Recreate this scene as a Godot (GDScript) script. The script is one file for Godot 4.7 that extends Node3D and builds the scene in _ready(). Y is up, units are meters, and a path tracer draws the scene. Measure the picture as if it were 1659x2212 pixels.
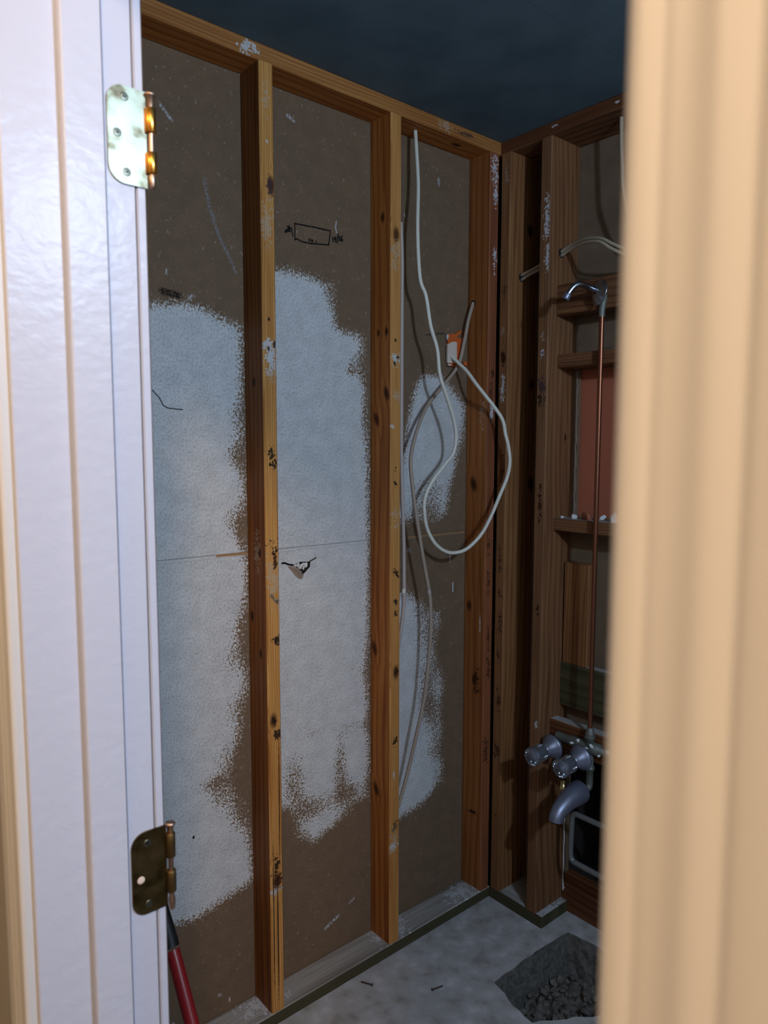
extends Node3D
# A gutted bathroom seen obliquely through its narrow doorway from the hall.
# x runs from the stud fronts of the left wall into the room, y up, z from the stud fronts of the back wall towards the door; metres.

const CEIL := 2.4538
const DRY := -0.0889      # face of the drywall behind the left studs
const BACK := -0.14       # face of the board behind the back studs
const JAMB_X := 0.827
const ROOM_Z := 1.478     # room side of the door wall
const HALL_Z := 1.606     # hall side of the door wall
const OPEN_X := 1.4255     # face of the right jamb
const SHEET_Z0 := -0.1
const SHEET_SPAN := 1.28

var rng := RandomNumberGenerator.new()
var M := {}
var used := {}
var na := FastNoiseLite.new()
var nb := FastNoiseLite.new()
var nc := FastNoiseLite.new()

func V(x: float, y: float, z: float) -> Vector3:
	return Vector3(x, y, z)

# ---------- naming ----------
func tag(o: Node3D, label := "", category := "", group := "", kind := "") -> Node3D:
	if label: o.set_meta("label", label)
	if category: o.set_meta("category", category)
	if group: o.set_meta("group", group)
	if kind: o.set_meta("kind", kind)
	return o

func numbered(n: String) -> String:
	if not used.has(n):
		used[n] = 0
		return n
	used[n] += 1
	return "%s_%03d" % [n, used[n]]

func thing(called: String, at := Vector3.ZERO) -> Node3D:
	var o := Node3D.new()
	o.name = numbered(called)
	o.position = at
	add_child(o)
	return o

func obj(called: String, mesh: Mesh, mat: Material, parent: Node3D = null, xf := Transform3D.IDENTITY) -> MeshInstance3D:
	var o := MeshInstance3D.new()
	o.name = called if parent else numbered(called)
	o.mesh = mesh
	o.material_override = null
	for i in mesh.get_surface_count():
		o.set_surface_override_material(i, mat)
	o.transform = xf
	o.cast_shadow = GeometryInstance3D.SHADOW_CASTING_SETTING_ON
	if parent: parent.add_child(o, true)
	else: add_child(o, true)
	return o

# ---------- mesh helpers ----------
func mb() -> SurfaceTool:
	var st := SurfaceTool.new()
	st.begin(Mesh.PRIMITIVE_TRIANGLES)
	st.set_smooth_group(-1)
	return st

func done(st: SurfaceTool) -> ArrayMesh:
	st.generate_normals()
	return st.commit()

func vert(st: SurfaceTool, p: Vector3, uv: Vector2) -> void:
	st.set_uv(uv)
	st.add_vertex(p)

# corners counter-clockwise seen from outside
func quad(st: SurfaceTool, a: Vector3, b: Vector3, c: Vector3, d: Vector3, ua := Vector2.ZERO, ub := Vector2.ZERO, uc := Vector2.ZERO, ud := Vector2.ZERO) -> void:
	vert(st, a, ua); vert(st, c, uc); vert(st, b, ub)
	vert(st, a, ua); vert(st, d, ud); vert(st, c, uc)

func tri(st: SurfaceTool, a: Vector3, b: Vector3, c: Vector3) -> void:
	vert(st, a, Vector2.ZERO); vert(st, c, Vector2.ZERO); vert(st, b, Vector2.ZERO)

# box with bevelled edges
func box(st: SurfaceTool, xf: Transform3D, s: Vector3, bev := 0.002) -> void:
	var h := s * 0.5
	var k := minf(bev, minf(h.x, minf(h.y, h.z)) * 0.5)
	var ax := [Vector3.RIGHT, Vector3.UP, Vector3.BACK]
	for i in 3:
		for sg in [-1.0, 1.0]:
			var n: Vector3 = ax[i] * sg
			var u: Vector3 = ax[(i + 1) % 3]
			var v: Vector3 = ax[(i + 2) % 3]
			if sg < 0.0:
				var t := u
				u = v
				v = t
			var hn: float = absf(h.dot(n))
			var hu: float = absf(h.dot(u))
			var hv: float = absf(h.dot(v))
			var ku := hu - k
			var kv := hv - k
			quad(st, xf * (n * hn - u * ku - v * kv), xf * (n * hn + u * ku - v * kv), xf * (n * hn + u * ku + v * kv), xf * (n * hn - u * ku + v * kv))
			# bevel towards +u, taken once for each edge
			quad(st, xf * (n * hn + u * ku - v * kv), xf * (n * (hn - k) + u * hu - v * kv), xf * (n * (hn - k) + u * hu + v * kv), xf * (n * hn + u * ku + v * kv))
	for a in [-1.0, 1.0]:
		for b in [-1.0, 1.0]:
			for c in [-1.0, 1.0]:
				var p := xf * V(a * h.x, b * (h.y - k), c * (h.z - k))
				var q := xf * V(a * (h.x - k), b * h.y, c * (h.z - k))
				var r := xf * V(a * (h.x - k), b * (h.y - k), c * h.z)
				if a * b * c > 0.0: tri(st, p, q, r)
				else: tri(st, p, r, q)

func at(x0: float, x1: float, y0: float, y1: float, z0: float, z1: float) -> Transform3D:
	return Transform3D(Basis.IDENTITY, V((x0 + x1) * 0.5, (y0 + y1) * 0.5, (z0 + z1) * 0.5))

func slab(x0: float, x1: float, y0: float, y1: float, z0: float, z1: float, bev := 0.002) -> ArrayMesh:
	var st := mb()
	box(st, at(x0, x1, y0, y1, z0, z1), V(x1 - x0, y1 - y0, z1 - z0), bev)
	return done(st)

func smooth_path(pts: Array, per := 6) -> Array:
	var out := []
	var n := pts.size()
	for i in n - 1:
		var p0: Vector3 = pts[maxi(i - 1, 0)]
		var p1: Vector3 = pts[i]
		var p2: Vector3 = pts[i + 1]
		var p3: Vector3 = pts[mini(i + 2, n - 1)]
		for k in per:
			out.append(p1.cubic_interpolate(p2, p0, p3, float(k) / per))
	out.append(pts[n - 1])
	return out

# swept tube; radius may vary along it
func tube(st: SurfaceTool, pts: Array, radii: Array, sides := 12, flat := 1.0) -> void:
	st.set_smooth_group(1)
	var rings := []
	var n := pts.size()
	var up := V(0.31, 0.42, 0.85)
	for i in n:
		var t: Vector3 = (pts[mini(i + 1, n - 1)] - pts[maxi(i - 1, 0)]).normalized()
		var u := (up - t * up.dot(t)).normalized()
		up = u
		var w := t.cross(u)
		var ring := []
		var r: float = radii[mini(i, radii.size() - 1)]
		for k in sides:
			var a := TAU * k / sides
			ring.append(pts[i] + u * (cos(a) * r * flat) + w * (sin(a) * r))
		rings.append(ring)
	var run := 0.0
	for i in n - 1:
		var nxt: float = run + pts[i].distance_to(pts[i + 1])
		for k in sides:
			var k2 := (k + 1) % sides
			quad(st, rings[i][k], rings[i][k2], rings[i + 1][k2], rings[i + 1][k], Vector2(float(k) / sides, run), Vector2(float(k + 1) / sides, run), Vector2(float(k + 1) / sides, nxt), Vector2(float(k) / sides, nxt))
		run = nxt
	st.set_smooth_group(-1)
	for k in sides:
		var k2 := (k + 1) % sides
		tri(st, pts[0], rings[0][k2], rings[0][k])
		tri(st, pts[n - 1], rings[n - 1][k], rings[n - 1][k2])

# profile of (radius, height) turned about the y axis of xf; pairs of equal points make a hard edge
func lathe(st: SurfaceTool, profile: Array, xf: Transform3D, sides := 24, flute := 0.0, flutes := 0, facets := false) -> void:
	st.set_smooth_group(1)
	for i in profile.size() - 1:
		var a: Vector2 = profile[i]
		var b: Vector2 = profile[i + 1]
		if a.is_equal_approx(b):
			continue
		st.set_smooth_group(-1 if facets else 1)
		for k in sides:
			var t0 := TAU * k / sides
			var t1 := TAU * (k + 1) / sides
			var f0 := 1.0 + flute * cos(t0 * absi(flutes))
			var f1 := 1.0 + flute * cos(t1 * absi(flutes))
			var p := [V(cos(t0) * a.x * f0, a.y, sin(t0) * a.x * f0), V(cos(t0) * b.x * f0, b.y, sin(t0) * b.x * f0), V(cos(t1) * b.x * f1, b.y, sin(t1) * b.x * f1), V(cos(t1) * a.x * f1, a.y, sin(t1) * a.x * f1)]
			if a.x < 1e-6: tri(st, xf * p[0], xf * p[1], xf * p[2])
			elif b.x < 1e-6: tri(st, xf * p[0], xf * p[1], xf * p[3])
			else: quad(st, xf * p[0], xf * p[1], xf * p[2], xf * p[3])
	st.set_smooth_group(-1)

# turns y to the given direction
func aim(o: Vector3, dir: Vector3) -> Transform3D:
	var y := dir.normalized()
	var x := y.cross(V(0.2, 0.3, 0.93)).normalized()
	return Transform3D(Basis(x, y, x.cross(y)), o)

# flat outline (2D) given thickness: map takes (u, v, depth) through xf, outline in xf's xy plane, extruded to +z
func prism(st: SurfaceTool, poly: PackedVector2Array, xf: Transform3D, depth: float, bev := 0.0) -> void:
	var pl := poly
	if not Geometry2D.is_polygon_clockwise(pl):
		pl = poly.duplicate()
		pl.reverse()
	# clockwise here means counter-clockwise with y up in Godot's test, so fix by area
	var area := 0.0
	for i in pl.size():
		area += pl[i].cross(pl[(i + 1) % pl.size()])
	if area < 0.0: pl.reverse()
	var inner := pl
	if bev > 0.0:
		var off := Geometry2D.offset_polygon(pl, -bev)
		if off.size() == 1 and off[0].size() >= 3:
			inner = off[0]
	var same := inner.size() == pl.size()
	if not same: inner = pl
	var d2 := depth - (bev if same and bev > 0.0 else 0.0)
	var idx := Geometry2D.triangulate_polygon(inner)
	for i in range(0, idx.size(), 3):
		var a = inner[idx[i]]
		var b = inner[idx[i + 1]]
		var c = inner[idx[i + 2]]
		if (b - a).cross(c - a) < 0.0:
			var t = b
			b = c
			c = t
		tri(st, xf * V(a.x, a.y, depth), xf * V(b.x, b.y, depth), xf * V(c.x, c.y, depth))
		tri(st, xf * V(a.x, a.y, 0), xf * V(c.x, c.y, 0), xf * V(b.x, b.y, 0))
	for i in pl.size():
		var a := pl[i]
		var b := pl[(i + 1) % pl.size()]
		quad(st, xf * V(a.x, a.y, 0), xf * V(b.x, b.y, 0), xf * V(b.x, b.y, d2), xf * V(a.x, a.y, d2))

# on the left wall: outline in (z, y) lists, depth towards the room
func on_wall(x: float) -> Transform3D:
	return Transform3D(Basis(V(0, 0, 1), V(0, 1, 0), V(-1, 0, 0)), V(x, 0, 0))

func outline(flat: Array) -> PackedVector2Array:
	var p := PackedVector2Array()
	for i in range(0, flat.size(), 2):
		p.append(Vector2(flat[i], flat[i + 1]))
	return p

# dressed lumber: length along local y, section w (x) by d (z), a strip of the wood atlas for the faces +x, +z, -x, -z
func lumber(length: float, w: float, d: float, strips: Array, v0 := 0.0, bev := 0.003) -> ArrayMesh:
	var st := mb()
	var hx := w * 0.5
	var hz := d * 0.5
	var s := [Vector2(hx, -hz + bev), Vector2(hx, hz - bev), Vector2(hx - bev, hz), Vector2(-hx + bev, hz), Vector2(-hx, hz - bev), Vector2(-hx, -hz + bev), Vector2(-hx + bev, -hz), Vector2(hx - bev, -hz)]
	var seg := maxi(1, int(length / 0.3))
	for i in 8:
		var a: Vector2 = s[i]
		var b: Vector2 = s[(i + 1) % 8]
		var f := i / 2
		var u0: float
		var u1: float
		if i % 2 == 0:
			u0 = (strips[f] * 64.0 + 2.0) / 1024.0
			u1 = (strips[f] * 64.0 + 62.0) / 1024.0
		else:
			u0 = (strips[f] * 64.0 + 60.0) / 1024.0
			u1 = (strips[f] * 64.0 + 62.0) / 1024.0
		for k in seg:
			var y0 := length * k / seg
			var y1 := length * (k + 1) / seg
			quad(st, V(a.x, y0, a.y), V(a.x, y1, a.y), V(b.x, y1, b.y), V(b.x, y0, b.y),
				Vector2(u0, (y0 + v0) / CEIL), Vector2(u0, (y1 + v0) / CEIL), Vector2(u1, (y1 + v0) / CEIL), Vector2(u1, (y0 + v0) / CEIL))
	for e in [0.0, length]:
		var um: float = (strips[0] * 64.0 + 30.0) / 1024.0
		for i in range(1, 7):
			var q = [s[0], s[i], s[i + 1]]
			if e > 0.0: q.reverse()
			for j in [0, 1, 2]:
				vert(st, V(q[j].x, e, q[j].y), Vector2(um + q[j].x * 0.2, (v0 + q[j].y) / CEIL))
	return done(st)

# ---------- materials ----------
func mat(called: String, c: Color, rough := 0.7, metal := 0.0) -> StandardMaterial3D:
	var m := StandardMaterial3D.new()
	m.resource_name = called
	m.albedo_color = c
	m.roughness = rough
	m.metallic = metal
	M[called] = m
	return m

func noise_tex(freq: float, oct := 4, sd := 1, size := 512) -> NoiseTexture2D:
	var n := FastNoiseLite.new()
	n.seed = sd
	n.noise_type = FastNoiseLite.TYPE_SIMPLEX_SMOOTH
	n.frequency = freq
	n.fractal_octaves = oct
	var t := NoiseTexture2D.new()
	t.width = size
	t.height = size
	t.seamless = true
	t.noise = n
	return t

func ramped(t: NoiseTexture2D, cols: Array) -> NoiseTexture2D:
	var g := Gradient.new()
	var pts := PackedFloat32Array()
	var cs := PackedColorArray()
	for i in cols.size():
		pts.append(float(i) / (cols.size() - 1))
		cs.append(cols[i])
	g.offsets = pts
	g.colors = cs
	t.color_ramp = g
	return t

func bumpy(m: StandardMaterial3D, t: Texture2D, scale: float, tri_scale: Vector3) -> void:
	m.heightmap_enabled = true
	m.heightmap_texture = t
	m.heightmap_scale = scale
	m.uv1_triplanar = true
	m.uv1_scale = tri_scale

func rgb8(r: float, g: float, b: float) -> Color:
	return Color(r / 255.0, g / 255.0, b / 255.0)

# One atlas of sixteen wood faces, 64 pixels wide and as long as a stud: rings, fibre, knots, then marks with ragged edges.
# strip: [light, dark, rings per width, waviness, width m, knots [u, y, r, tilt], marks [u, y, ru m, ry m, colour, raggedness]]
func wood_atlas(strips: Array, w: int, h: int) -> ImageTexture:
	var data := PackedByteArray()
	data.resize(w * h * 3)
	var n := strips.size()
	for s in n:
		var sp: Array = strips[s]
		var li: Color = sp[0]
		var da: Color = sp[1]
		var freq: float = sp[2]
		var wav: float = sp[3]
		var wid: float = sp[4]
		for j in h:
			var y: float = (j + 0.5) / h * CEIL
			var sway := na.get_noise_2d(y * 60.0, s * 77.0) * wav
			var broad := na.get_noise_2d(y * 40.0 + 300.0, s * 31.0) * 0.25
			var near := []
			for k in sp[5]:
				if absf(k[1] - y) < k[2] * 9.0: near.append(k)
			for i in 64:
				var u := (i + 0.5) / 64.0
				var x := u * wid
				var kd := 0.0
				var kr := 0.0
				for k in near:
					var dx: float = (x - k[0] * wid - (y - k[1]) * k[3]) / k[2]
					var dy: float = (y - k[1]) / (k[2] * 1.7)
					var dd = sqrt(dx * dx + dy * dy)
					kr += exp(-dd * dd * 0.22) * signf(dx) * k[2] * 1.3
					kd = maxf(kd, clampf(1.6 - dd * 1.25, 0.0, 1.0))
				var fib := nb.get_noise_2d(x * 26000.0 + s * 900.0, y * 260.0)
				var r := ((x - kr) / wid + sway + na.get_noise_2d(x * 500.0 + s * 40.0, y * 25.0) * 0.22) * freq
				var t := r - floorf(r)
				var late := smoothstep(0.35, 0.92, t) * (1.0 - smoothstep(0.93, 1.0, t))
				var stain := maxf(0.0, na.get_noise_2d(x * 1500.0 + s * 210.0, y * 160.0)) * 0.55
				var mixv := clampf(late * 0.55 + fib * 0.40 + 0.16 + broad + stain, 0.0, 1.15)
				var c := li.lerp(da, mixv)
				if kd > 0.0: c = c.lerp(da * Color(0.42, 0.36, 0.32), kd * 0.85)
				var o := (j * w + s * 64 + i) * 3
				data[o] = int(clampf(c.r, 0, 1) * 255.0)
				data[o + 1] = int(clampf(c.g, 0, 1) * 255.0)
				data[o + 2] = int(clampf(c.b, 0, 1) * 255.0)
	for s in n:
		for k in strips[s][6]:
			var wid: float = strips[s][4]
			var j0 := maxi(0, int((k[1] - k[3] * 1.6) / CEIL * h))
			var j1 := mini(h - 1, int((k[1] + k[3] * 1.6) / CEIL * h))
			var col: Color = k[4]
			for j in range(j0, j1 + 1):
				for i in 64:
					var x := (i + 0.5) / 64.0 * wid
					var y := (j + 0.5) / h * CEIL
					var dx: float = (x - k[0] * wid) / k[2]
					var dy: float = (y - k[1]) / k[3]
					var dd = sqrt(dx * dx + dy * dy) + nb.get_noise_2d(x * 9000.0 + s * 70.0, y * 9000.0) * k[5] + nc.get_noise_2d(x * 3000.0, y * 3000.0 + s * 50.0) * k[5]
					var f := clampf((1.0 - dd) * 3.0, 0.0, 1.0) * col.a
					if f > 0.0:
						var o := (j * w + s * 64 + i) * 3
						data[o] = int(lerpf(data[o], col.r * 255.0, f))
						data[o + 1] = int(lerpf(data[o + 1], col.g * 255.0, f))
						data[o + 2] = int(lerpf(data[o + 2], col.b * 255.0, f))
	return ImageTexture.create_from_image(Image.create_from_data(w, h, false, Image.FORMAT_RGB8, data))

func signed_inside(p: Vector2, poly: PackedVector2Array) -> float:
	var best := 1e9
	for i in poly.size():
		var c := Geometry2D.get_closest_point_to_segment(p, poly[i], poly[(i + 1) % poly.size()])
		best = minf(best, p.distance_squared_to(c))
	best = sqrt(best)
	return best if Geometry2D.is_point_in_polygon(p, poly) else -best

# Drywall sheet: brown paper with rolled white paint inside the outlines; worn where a thin spot [z, y, rz, ry, strength] lies. Top edge at y1.
func drywall_sheet(y1: float, polys: Array, thin: Array, lines: Array, size := 1024) -> ImageTexture:
	var span := SHEET_SPAN
	var g := 160
	var field := PackedFloat32Array()
	field.resize((g + 1) * (g + 1))
	for j in g + 1:
		for i in g + 1:
			var p := Vector2(SHEET_Z0 + span * i / g, y1 - span * j / g)
			var v := -0.2
			for pl in polys:
				v = maxf(v, signed_inside(p, pl))
			v = clampf(v / 0.0075, -4.0, 4.0)
			for t in thin:
				var dz: float = (p.x - t[0]) / t[2]
				var dy: float = (p.y - t[1]) / t[3]
				v -= t[4] * exp(-dz * dz - dy * dy)
			field[j * (g + 1) + i] = v
	var data := PackedByteArray()
	data.resize(size * size * 3)
	var mm := span / size * 1000.0
	for j in size:
		var fy := float(j) * g / size
		var gj := int(fy)
		fy -= gj
		var y := y1 - span * (j + 0.5) / size
		for i in size:
			var fx := float(i) * g / size
			var gi := int(fx)
			fx -= gi
			var q := gj * (g + 1) + gi
			var v := lerpf(lerpf(field[q], field[q + 1], fx), lerpf(field[q + g + 1], field[q + g + 2], fx), fy)
			var sx := i * mm
			var sy := j * mm
			var r := 0.0
			var gr := 0.0
			var b := 0.0
			var fine := nb.get_noise_2d((sx * 0.85 + sy * 0.53) * 24.0, (sy * 0.85 - sx * 0.53) * 9.0)
			var big := na.get_noise_2d(sx * 1.6 + 50.0, sy * 1.6 + y1 * 500.0)
			var d := v + fine * 2.6 + nc.get_noise_2d(sx * 8.0, sy * 8.0 + y1 * 900.0) * 1.3
			var k := clampf(d * 2.2 + 0.5, 0.0, 1.0)
			var tone := 1.0 + big * 0.05 + fine * 0.05
			r = 121.0 * tone
			gr = 99.0 * tone
			b = 79.0 * tone
			# sparse flecks of plaster on the paper
			if nc.get_noise_2d(sx * 7.0 + 400.0, sy * 4.5 + y1 * 300.0) > 0.60 and fine > 0.05:
				r = lerpf(r, 190.0, 0.45)
				gr = lerpf(gr, 185.0, 0.45)
				b = lerpf(b, 180.0, 0.45)
			var wt := 1.0 + fine * 0.06 + big * 0.05
			if fine < -0.46: wt *= 0.9
			r = lerpf(r, 206.0 * wt, k)
			gr = lerpf(gr, 206.0 * wt, k)
			b = lerpf(b, 206.0 * wt, k)
			var o := (j * size + i) * 3
			data[o] = int(clampf(r, 0, 255))
			data[o + 1] = int(clampf(gr, 0, 255))
			data[o + 2] = int(clampf(b, 0, 255))
	var im := Image.create_from_data(size, size, false, Image.FORMAT_RGB8, data)
	for l in lines:      # [points as (z, y) list, half width in pixels, colour]
		var pts := outline(l[0])
		for s in maxi(1, pts.size() - 1):
			var a = pts[s]
			var b2 := pts[mini(s + 1, pts.size() - 1)]
			var steps := maxi(1, int(a.distance_to(b2) / span * size * 2.0))
			for t in steps + 1:
				var p := a.lerp(b2, float(t) / steps)
				var cx := (p.x - SHEET_Z0) / span * size
				var cy := (y1 - p.y) / span * size
				var hw: float = l[1]
				var col: Color = l[2]
				for yy in range(int(cy - hw - 1), int(cy + hw + 2)):
					for xx in range(int(cx - hw - 1), int(cx + hw + 2)):
						if xx < 0 or yy < 0 or xx >= size or yy >= size: continue
						var ds := Vector2(xx + 0.5 - cx, yy + 0.5 - cy).length()
						var f := clampf(hw + 0.5 - ds, 0.0, 1.0) * col.a
						if l.size() > 3: f *= clampf(1.1 - ds / hw, 0.0, 1.0) * clampf(0.5 + nb.get_noise_2d(xx * 22.0, yy * 14.0) * 1.2, 0.0, 1.0) * 0.5
						if f > 0.0: im.set_pixel(xx, yy, im.get_pixel(xx, yy).lerp(Color(col, 1.0), f))
	return ImageTexture.create_from_image(im)

func sheet_uv(z: float, y: float, y1: float) -> Vector2:
	return Vector2((z - SHEET_Z0) / SHEET_SPAN, (y1 - y) / SHEET_SPAN)

# board of drywall facing +x cut to an outline in (z, y)
func sheet_part(st: SurfaceTool, poly: PackedVector2Array, x: float, y1: float) -> void:
	var idx := Geometry2D.triangulate_polygon(poly)
	for i in range(0, idx.size(), 3):
		var a = poly[idx[i]]
		var b = poly[idx[i + 1]]
		var c = poly[idx[i + 2]]
		if (b - a).cross(c - a) > 0.0:      # z grows to the left when seen from the room
			var t = b
			b = c
			c = t
		vert(st, V(x, a.y, a.x), sheet_uv(a.x, a.y, y1))
		vert(st, V(x, c.y, c.x), sheet_uv(c.x, c.y, y1))
		vert(st, V(x, b.y, b.x), sheet_uv(b.x, b.y, y1))

func setup_camera_and_light() -> void:
	# camera: a phone held at eye height in the hall, tilted slightly down
	var yaw := 0.8653
	var pit := 0.0936
	var rol := 0.0013
	var axis := V(-sin(yaw) * cos(pit), -sin(pit), -cos(yaw) * cos(pit))
	var right := axis.cross(Vector3.UP).normalized()
	var up := right.cross(axis)
	var r2 := right * cos(rol) + up * sin(rol)
	var u2 := up * cos(rol) - right * sin(rol)
	var cam := Camera3D.new()
	cam.name = "camera"
	cam.transform = Transform3D(Basis(r2, u2, -axis), V(1.5265, 1.528, 1.7712))
	cam.fov = rad_to_deg(2.0 * atan(1106.0 / 1554.29))
	cam.near = 0.02
	cam.far = 30.0
	var attr := CameraAttributesPhysical.new()
	attr.frustum_focal_length = 16.866
	attr.exposure_aperture = 5.6
	attr.frustum_focus_distance = 2.1
	cam.attributes = attr
	cam.current = true
	add_child(cam)
	var env := Environment.new()
	env.background_mode = Environment.BG_COLOR
	env.background_color = Color(0, 0, 0)
	env.tonemap_mode = Environment.TONE_MAPPER_LINEAR
	env.tonemap_exposure = 1.0
	env.sdfgi_enabled = true
	env.ssao_enabled = true
	env.ssil_enabled = true
	var we := WorldEnvironment.new()
	we.name = "environment"
	we.environment = env
	add_child(we)

const COOL := [0.55, 0.74, 1.0]
const WARM := [1.0, 0.69, 0.42]
const COOL_E := 1.62
const WARM_E := [0.66, 1.5]
const COOL_AT := Vector3(2.2, 2.12, 1.15)
const WARM_AT := [Vector3(0.95, 2.33, 2.6), Vector3(1.96, 2.36, 2.03)]      # two ceiling lamps along the hall

func lin(c: Array) -> Color:
	var m: float = maxf(c[0], maxf(c[1], c[2]))
	return Color(c[0] / m, c[1] / m, c[2] / m).linear_to_srgb()

func make_materials() -> void:
	na.seed = 11
	na.noise_type = FastNoiseLite.TYPE_SIMPLEX_SMOOTH
	na.frequency = 0.01
	na.fractal_octaves = 3
	nb.seed = 23
	nb.noise_type = FastNoiseLite.TYPE_SIMPLEX
	nb.frequency = 0.01
	nb.fractal_octaves = 2
	nc.seed = 37
	nc.noise_type = FastNoiseLite.TYPE_SIMPLEX_SMOOTH
	nc.frequency = 0.01
	nc.fractal_octaves = 2
	# wood
	var pine_l := rgb8(222, 166, 94)
	var pine_d := rgb8(176, 114, 54)
	var or_l := rgb8(200, 128, 62)
	var or_d := rgb8(146, 80, 32)
	var br_l := rgb8(142, 98, 64)
	var br_d := rgb8(96, 60, 38)
	var rd_l := rgb8(160, 96, 62)
	var rd_d := rgb8(112, 62, 40)
	var ink := Color(0.07, 0.05, 0.04, 0.75)
	var smudge := Color(0.09, 0.06, 0.05, 0.5)
	var plast := Color(0.80, 0.80, 0.82, 0.95)
	var faint := Color(0.75, 0.72, 0.70, 0.5)
	var brownk := Color(0.22, 0.11, 0.05, 0.9)
	var purple := Color(0.25, 0.18, 0.22, 0.7)
	var s1f := [[0.5, 1.755, .022, .026, plast, 1.0], [0.4, 1.73, .016, .022, plast, 1.2], [0.55, 1.70, .018, .02, faint, 1.2], [0.55, 1.828, .004, .005, ink, .2], [0.6, 1.758, .004, .006, ink, .4], [0.12, 1.77, .004, .01, ink, .3],
		[0.3, 2.14, .012, .022, purple, .6], [0.5, 2.05, .015, .04, faint, 1.3], [0.45, 1.50, .008, .016, ink, 1.6], [0.3, 1.485, .007, .012, ink, 1.6], [0.3, 1.272, .011, .014, ink, 1.7], [0.55, 1.148, .008, .006, ink, 1.2], [0.2, 1.135, .006, .004, ink, 1.2], [0.4, 1.19, .02, .05, faint, 1.3],
		[0.5, 1.04, .006, .006, ink, 1.2], [0.2, 1.036, .006, .01, ink, 1.2], [0.5, .825, .006, .01, ink, 1.0], [0.3, .79, .007, .012, ink, 1.6], [0.3, 1.245, .006, .03, brownk, .8], [0.5, .375, .014, .016, plast, 1.0], [0.4, .40, .012, .02, brownk, .8], [0.5, .44, .008, .02, ink, 1.4], [0.45, .25, .0028, .20, brownk, .12], [0.8, .30, .0022, .24, brownk, .12], [0.2, .6, .002, .2, brownk, .12], [0.6, 2.33, .006, .03, faint, 1.4], [0.5, 2.24, .004, .006, plast, .8]]
	var s2f := [[0.5, 1.765, .018, .016, plast, 0.9], [0.55, 1.816, .004, .005, ink, .3], [0.65, 1.752, .005, .006, ink, .5], [0.3, 1.77, .005, .008, ink, .9], [0.4, 1.66, .012, .012, faint, 1.3], [0.85, 1.58, .005, .006, plast, .6], [0.5, 1.46, .005, .006, ink, .9], [0.5, 1.42, .005, .008, ink, 1.4], [0.4, 1.16, .006, .01, ink, 1.5], [0.4, 1.078, .007, .008, ink, 1.3], [0.5, 1.045, .006, .006, ink, 1.3], [0.35, .872, .008, .009, brownk, .9],
		[0.5, .665, .006, .012, ink, 1.5], [0.5, .40, .01, .012, ink, 1.4], [0.5, .36, .016, .03, faint, 1.3], [0.5, .34, .012, .012, plast, 1.2], [0.5, 2.05, .012, .03, faint, 1.3], [0.6, .56, .003, .012, plast, .5], [0.5, 1.32, .01, .02, faint, 1.3]]
	var cof := [[0.5, 2.38, .02, .03, plast, 1.2], [0.4, 2.30, .008, .03, plast, 1.3], [0.4, 2.1, .006, .03, plast, 1.3], [0.5, 1.63, .008, .03, plast, 1.2], [0.6, 1.69, .006, .02, smudge, 1.4], [0.4, 1.75, .006, .01, smudge, 1.5], [0.5, 1.2, .008, .02, smudge, 1.5], [0.6, 1.09, .006, .02, smudge, 1.4], [0.6, 1.05, .006, .01, smudge, 1.2], [0.4, .8, .006, .03, smudge, 1.5], [0.6, .52, .008, .03, smudge, 1.5], [0.5, .9, .004, .05, brownk, 1.0]]
	var s3f := [[0.4, 2.36, .008, .02, faint, 1.2], [0.5, 2.0, .006, .02, smudge, 1.4], [0.6, 1.88, .008, .01, faint, 1.2], [0.5, 1.8, .01, .02, brownk, .9], [0.5, 1.70, .008, .03, plast, 1.2], [0.4, 1.45, .004, .03, smudge, 1.6], [0.5, 1.16, .006, .03, smudge, 1.5], [0.4, 1.05, .01, .01, smudge, 1.3], [0.4, .95, .006, .03, smudge, 1.6], [0.5, .85, .006, .02, smudge, 1.4], [0.4, .70, .006, .03, smudge, 1.6], [0.5, .52, .012, .02, smudge, 1.3], [0.5, .3, .006, .006, smudge, 1.2]]
	var s4f := [[0.3, 2.18, .010, .05, plast, 1.3], [0.2, 2.08, .006, .04, plast, 1.3], [0.5, 1.80, .009, .012, plast, .5], [0.5, 1.80, .004, .005, ink, .3], [0.5, 1.85, .006, .012, faint, 1.2], [0.5, 1.70, .016, .025, purple, 1.4], [0.5, 1.66, .012, .012, ink, 1.6], [0.4, 1.02, .008, .01, ink, 1.2], [0.4, 1.35, .006, .04, brownk, 1.3], [0.3, .55, .006, .012, plast, 1.0], [0.3, .66, .004, .014, plast, .8]]
	var grey_l := rgb8(176, 172, 166)
	var grey_d := rgb8(120, 112, 104)
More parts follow.
